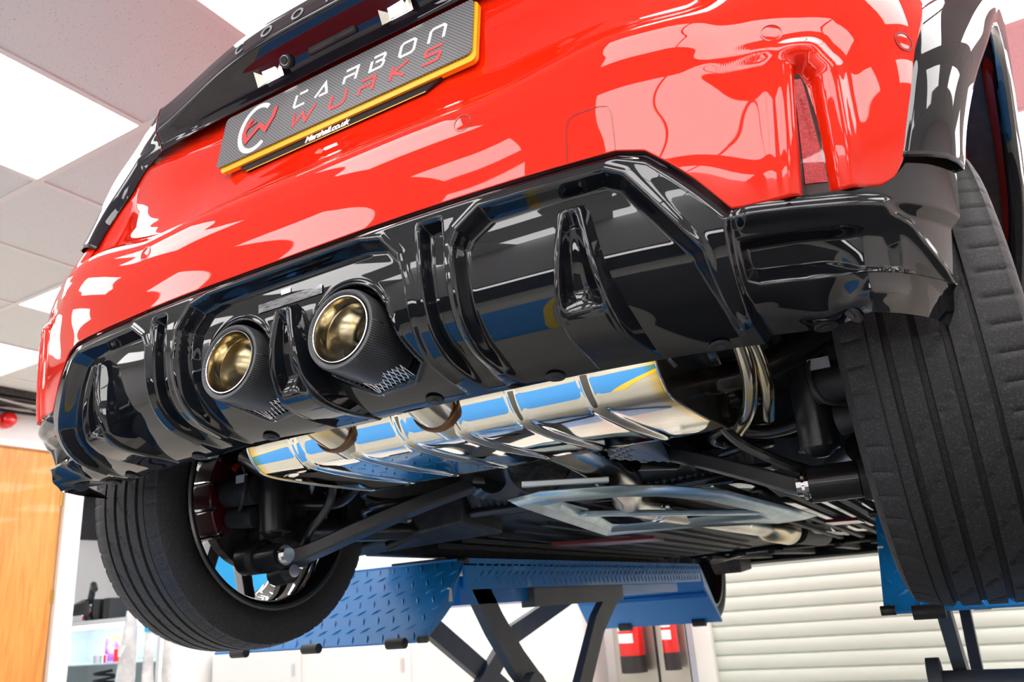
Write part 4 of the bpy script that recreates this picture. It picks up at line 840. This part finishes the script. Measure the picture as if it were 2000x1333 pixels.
# pillar, steel sheet and extinguishers left of the shutter
MB().box((-2.42, 5.66, -.72), (-2.27, 5.80, ZC)).make('trim_2', WHITE, None, smooth=False, kind='structure')
steel = MB().box((-2.05, 5.70, -.72), (-1.44, 5.80, -.10)).make('steel_cabinet', mat('satin_steel', (.55, .54, .48), .35, .8), None, smooth=False, bevel=.006, label='low satin steel cabinet behind the two red fire extinguishers', cat='cabinet')
MB().box((-1.70, 5.695, -.70), (-1.68, 5.70, -.12)).make('door_gap', DARK, steel, smooth=False)
MB().box((-1.435, 5.72, -.72), (-1.385, 5.80, .0)).make('trim_3', mat('blue_grey_trim', (.55, .62, .72), .4), None, smooth=False, kind='structure')
for x, r, z0_, lab in ((-1.845, .100, -.46, 'fat red fire extinguisher with white label and black base, left of the pair'), (-1.525, .062, -.45, 'slim red fire extinguisher nearest the roller shutter')):
    e = root('fire_extinguisher', lab, 'fire extinguisher', (x, 5.56, z0_-.12), 'fire extinguishers by the steel cabinet')
    lobj('body', [(z0_, 0), (z0_, r*.95), (z0_+.01, r), (z0_+.32, r), (z0_+.37, r*.6), (z0_+.39, r*.25), (z0_+.40, 0)], (x, 5.58, 0), REDP, e, axis='z', n=32)
    lobj('base', [(z0_-.12, 0), (z0_-.12, r*1.02), (z0_+.005, r*1.02), (z0_+.006, 0)], (x, 5.58, 0), mat('black_rubber'), e, axis='z', n=32)
    th = np.linspace(math.radians(205), math.radians(300), 10)
    for za, zb in ((.10, .17), (.19, .215), (.235, .25)):
        G = np.array([[(x+(r+.001)*math.cos(a), 5.58+(r+.001)*math.sin(a), z0_+zz_) for a in th] for zz_ in (za, zb)]); gridmesh('label_strip', G, TXTW, e)
    MB().box((x-.05, 5.56, z0_+.40), (x+.03, 5.60, z0_+.43)).make('handle', REDP if r > .07 else DARK, e, smooth=False, bevel=.005)
    MB().box((x-.03, 5.56+r, z0_+.1), (x+.03, 5.6995, z0_+.16)).make('wall_bracket', DARK, e, smooth=False)
# alarm sounder, cable tray
bl = root('fire_alarm_sounder', 'round red alarm sounder on the wall above the oak door', 'alarm', (XL, 2.27, 1.44))
lobj('body', [(XL, .055), (XL+.05, .055), (XL+.055, .048), (XL+.09, .045), (XL+.10, .03), (XL+.10, 0)], (0, 2.27, 1.45), REDP, bl, n=32)
lobj('mount_ring', [(XL, .062), (XL+.012, .062), (XL+.014, .05)], (0, 2.27, 1.45), WHITE, bl, n=32)
ct = root('cable_tray', 'grey cable tray loaded with dark and white cables below the ceiling', 'cable tray', (XL+.25, 2.3, 1.52), None)
MB().box((XL+.02, -1.0, 1.555), (XL+.30, 2.85, 1.562)).make('tray_base', CAST, ct, smooth=False)
MB().box((XL+.30, -1.0, 1.555), (XL+.305, 2.85, 1.598)).make('tray_side', CAST, ct, smooth=False)
for k in range(12):
    x = XL+.05+.022*k; zz_ = 1.538-.010*random.random(); pts = [(x+random.uniform(-.03, .03), y, zz_+random.uniform(-.010, .012)) for y in np.linspace(.5, 2.85, 9)]
    MB().tube(smoothpath(pts, 5), .007+.004*random.random(), 8).make('cable', [mat('cable_black', (.02, .02, .022), .5), mat('cable_grey', (.45, .45, .44), .5), mat('cable_black')][k % 3], ct)

# ------------------------------------------------------------ alcove beyond the door: counter, shelves, stock
ctr = root('display_counter', 'white glass display counter with a lit interior beyond the oak door', 'counter', (-6.1, 4.2, -.72))
MB().box((-7.4, 3.9, .10), (-5.35, 4.7, .14)).make('counter_top', WHITE, ctr, smooth=False)
for z in (-.68, -.235): MB().box((-7.36, 3.95, z), (-5.39, 4.65, z+.012)).make('glass_shelf', mat('shelf_glass', (.7, .9, .95), .05, 0, 0, .5), ctr, smooth=False)
MB().box((-7.4, 4.66, -.72), (-5.35, 4.70, .10)).make('counter_back', WHITE, ctr, smooth=False)
MB().box((-7.4, 3.95, -.72), (-7.36, 4.66, .10)).make('side_panel', WHITE, ctr, smooth=False); MB().box((-5.39, 3.95, -.72), (-5.35, 4.66, .10)).make('side_panel', WHITE, ctr, smooth=False)
MB().box((-7.3, 4.0, .070), (-5.45, 4.12, .098)).make('strip_lamp', mat('blue_strip', (.6, .7, 1), .5, emit=(.75, .82, 1), es=14), ctr, smooth=False)
def poster(name, x0, x1, y, z0_, z1, m, lab, cat_, **k): return MB().box((x0, y, z0_), (x1, y+.02, z1)).make(name, m, None, smooth=False, label=lab, cat=cat_, **k)
def posterm():
    m = mat('colour_print', (.4, .1, .6), .4); n, l, b = nodes(m); mp = coordn(m, (4, 1, 4)); t = n.new('ShaderNodeTexNoise'); t.inputs['Scale'].default_value = 1.6; l.new(mp.outputs[0], t.inputs[0])
    r = ramp(m, t.outputs[0], [(.3, (.12, .02, .4)), (.45, (.5, .15, .7)), (.55, (.9, .55, .1)), (.7, (.1, .2, .6))]); l.new(r.outputs[0], b.inputs['Base Color']); return m
pb = poster('printed_box', -6.51, -6.21, 4.25, -.221, .02, posterm(), 'purple and orange printed box on the upper glass shelf of the counter', 'box')
rc = lobj('red_canister', [(-.222, 0), (-.222, .07), (-.12, .07), (-.11, .05), (-.10, 0)], (-6.12, 4.15, 0), REDP, None, axis='z', n=24, label='small red canister on the glass shelf beside the printed box', cat='canister')
lobj('silver_canister', [(-.222, 0), (-.222, .06), (-.16, .06), (-.15, .03), (-.14, 0)], (-6.29, 4.06, 0), CHROME, None, axis='z', n=24, label='small chrome pot on the glass shelf before the printed box', cat='pot')
cs = [(-6.33+.09*math.cos(a), 4.15+.09*math.sin(a), -.655+.36*a/(2*PI*6)) for a in np.linspace(0, 2*PI*6, 150)]
MB().tube(cs, .012, 8).make('coil_spring', BLKM, None, label='black coil spring standing on the lower shelf of the counter', cat='spring')
mc = root('espresso_machine', 'black and chrome machine standing on the white counter top', 'machine', (-6.35, 4.2, .14))
lobj('body', [(.14, 0), (.14, .16), (.22, .17), (.30, .15), (.34, .08), (.35, 0)], (-6.72, 4.2, 0), PB, mc, axis='z', n=32)
MB().tube(smoothpath([(-6.72, 4.2, .32), (-6.70, 4.2, .42), (-6.62, 4.15, .47), (-6.52, 4.1, .42)], 6), .03, 12).make('head', PB, mc)
MB().box((-6.95, 4.02, .14), (-6.55, 4.06, .20)).make('chrome_tray', CHROME, mc, smooth=False, bevel=.01)
for k, x in enumerate((-6.52, -6.37)):
    MB().box((x, 4.1, .14), (x+.09, 4.3, .33)).make('black_tin', mat('tin_black', (.02, .02, .02), .3), None, smooth=False, bevel=.004, label=('black tin on the counter right next to the machine', 'black tin on the counter, farther from the machine')[k], cat='tin', group='black tins on the counter')
MB().box((-8.0, 4.80, 1.05), (-7.97, 5.10, 1.59)).make('notice_board', mat('poster_black', (.015, .015, .02), .4), None, smooth=False, label='black board high on the wall beyond the white door frame', cat='board')
# shelf unit of plastic-wrapped tubes
tb_m = mat('plastic_wrap', (.72, .74, .76), .12, 0, .6)
noisy(tb_m, 9, (.55, .58, .60), (.85, .87, .88), bump=.6, dist=.02)
for k, (x, y, dx, r) in enumerate(((-4.96, 3.40, .07, .075), (-4.84, 3.47, .01, .045), (-4.72, 3.54, -.02, .05))):
    o = MB().tube([(x-dx*2.2, y+.05, -.72), (x-dx*.6, y, -.30), (x, y-.01, (.16, .07, .0)[k])], [r, r*.9, r*.55], 20).make('wrapped_tube', tb_m, None, label=('clear-plastic wrapped tube leaning right beside the counter, leftmost of three', 'plastic-wrapped tube with a blue band, middle of three', 'plastic-wrapped tube standing nearest the white cabinets')[k], cat='wrapped tube', group='plastic-wrapped tubes')
    if k == 0: MB().tube([(x-dx*.62, y, -.16), (x-dx*.5, y-.003, -.08)], r*.86, 20).make('paper_band', WHITE, o)
    if k == 1: MB().tube([(x, y, .0), (x, y-.002, .08)], .045, 20).make('blue_band', mat('band_blue', (.02, .45, .85), .3), o)
MB().box((-6.73, 5.0, -.72), (-5.1, 5.06, .68)).make('blue_screen', mat('sky_blue_panel', (.03, .42, .85), .4), None, smooth=False, label='light blue free-standing screen seen past and through the left rear wheel', cat='screen')
cab = root('white_cabinet', 'white metal cabinet with two doors below the lift ramp', 'cabinet', (-4.2, 4.5, -.72))
MB().box((-5.30, 4.45, -.72), (-3.1, 4.9, -.20)).make('body', WHITE, cab, smooth=False, bevel=.006)
for x0, x1 in ((-5.25, -4.25), (-4.20, -3.15)):
    d = MB().box((x0, 4.43, -.70), (x1, 4.448, -.22)).make('door', WHITE, cab, smooth=False, bevel=.004); MB().box((x1-.08, 4.415, -.42), (x1-.06, 4.43, -.33)).make('handle', CHROME, d, smooth=False)
MB().box((-2.32, 5.4, -.72), (-2.17, 5.79, ZC)).make('wall_pier', WHITE, None, smooth=False, kind='structure')

# ------------------------------------------------------------ area lamp builder, left uncalled
def area(name, loc, rot, sx, sy, e, col=(1, 1, 1)):
    l = bpy.data.lights.new(name, 'AREA'); l.shape = 'RECTANGLE'; l.size = sx; l.size_y = sy; l.energy = e; l.color = col
    o = bpy.data.objects.new(name, l); o.location = (loc[0], loc[1], loc[2]+ZO); o.rotation_euler = rot; COL.objects.link(o); return o
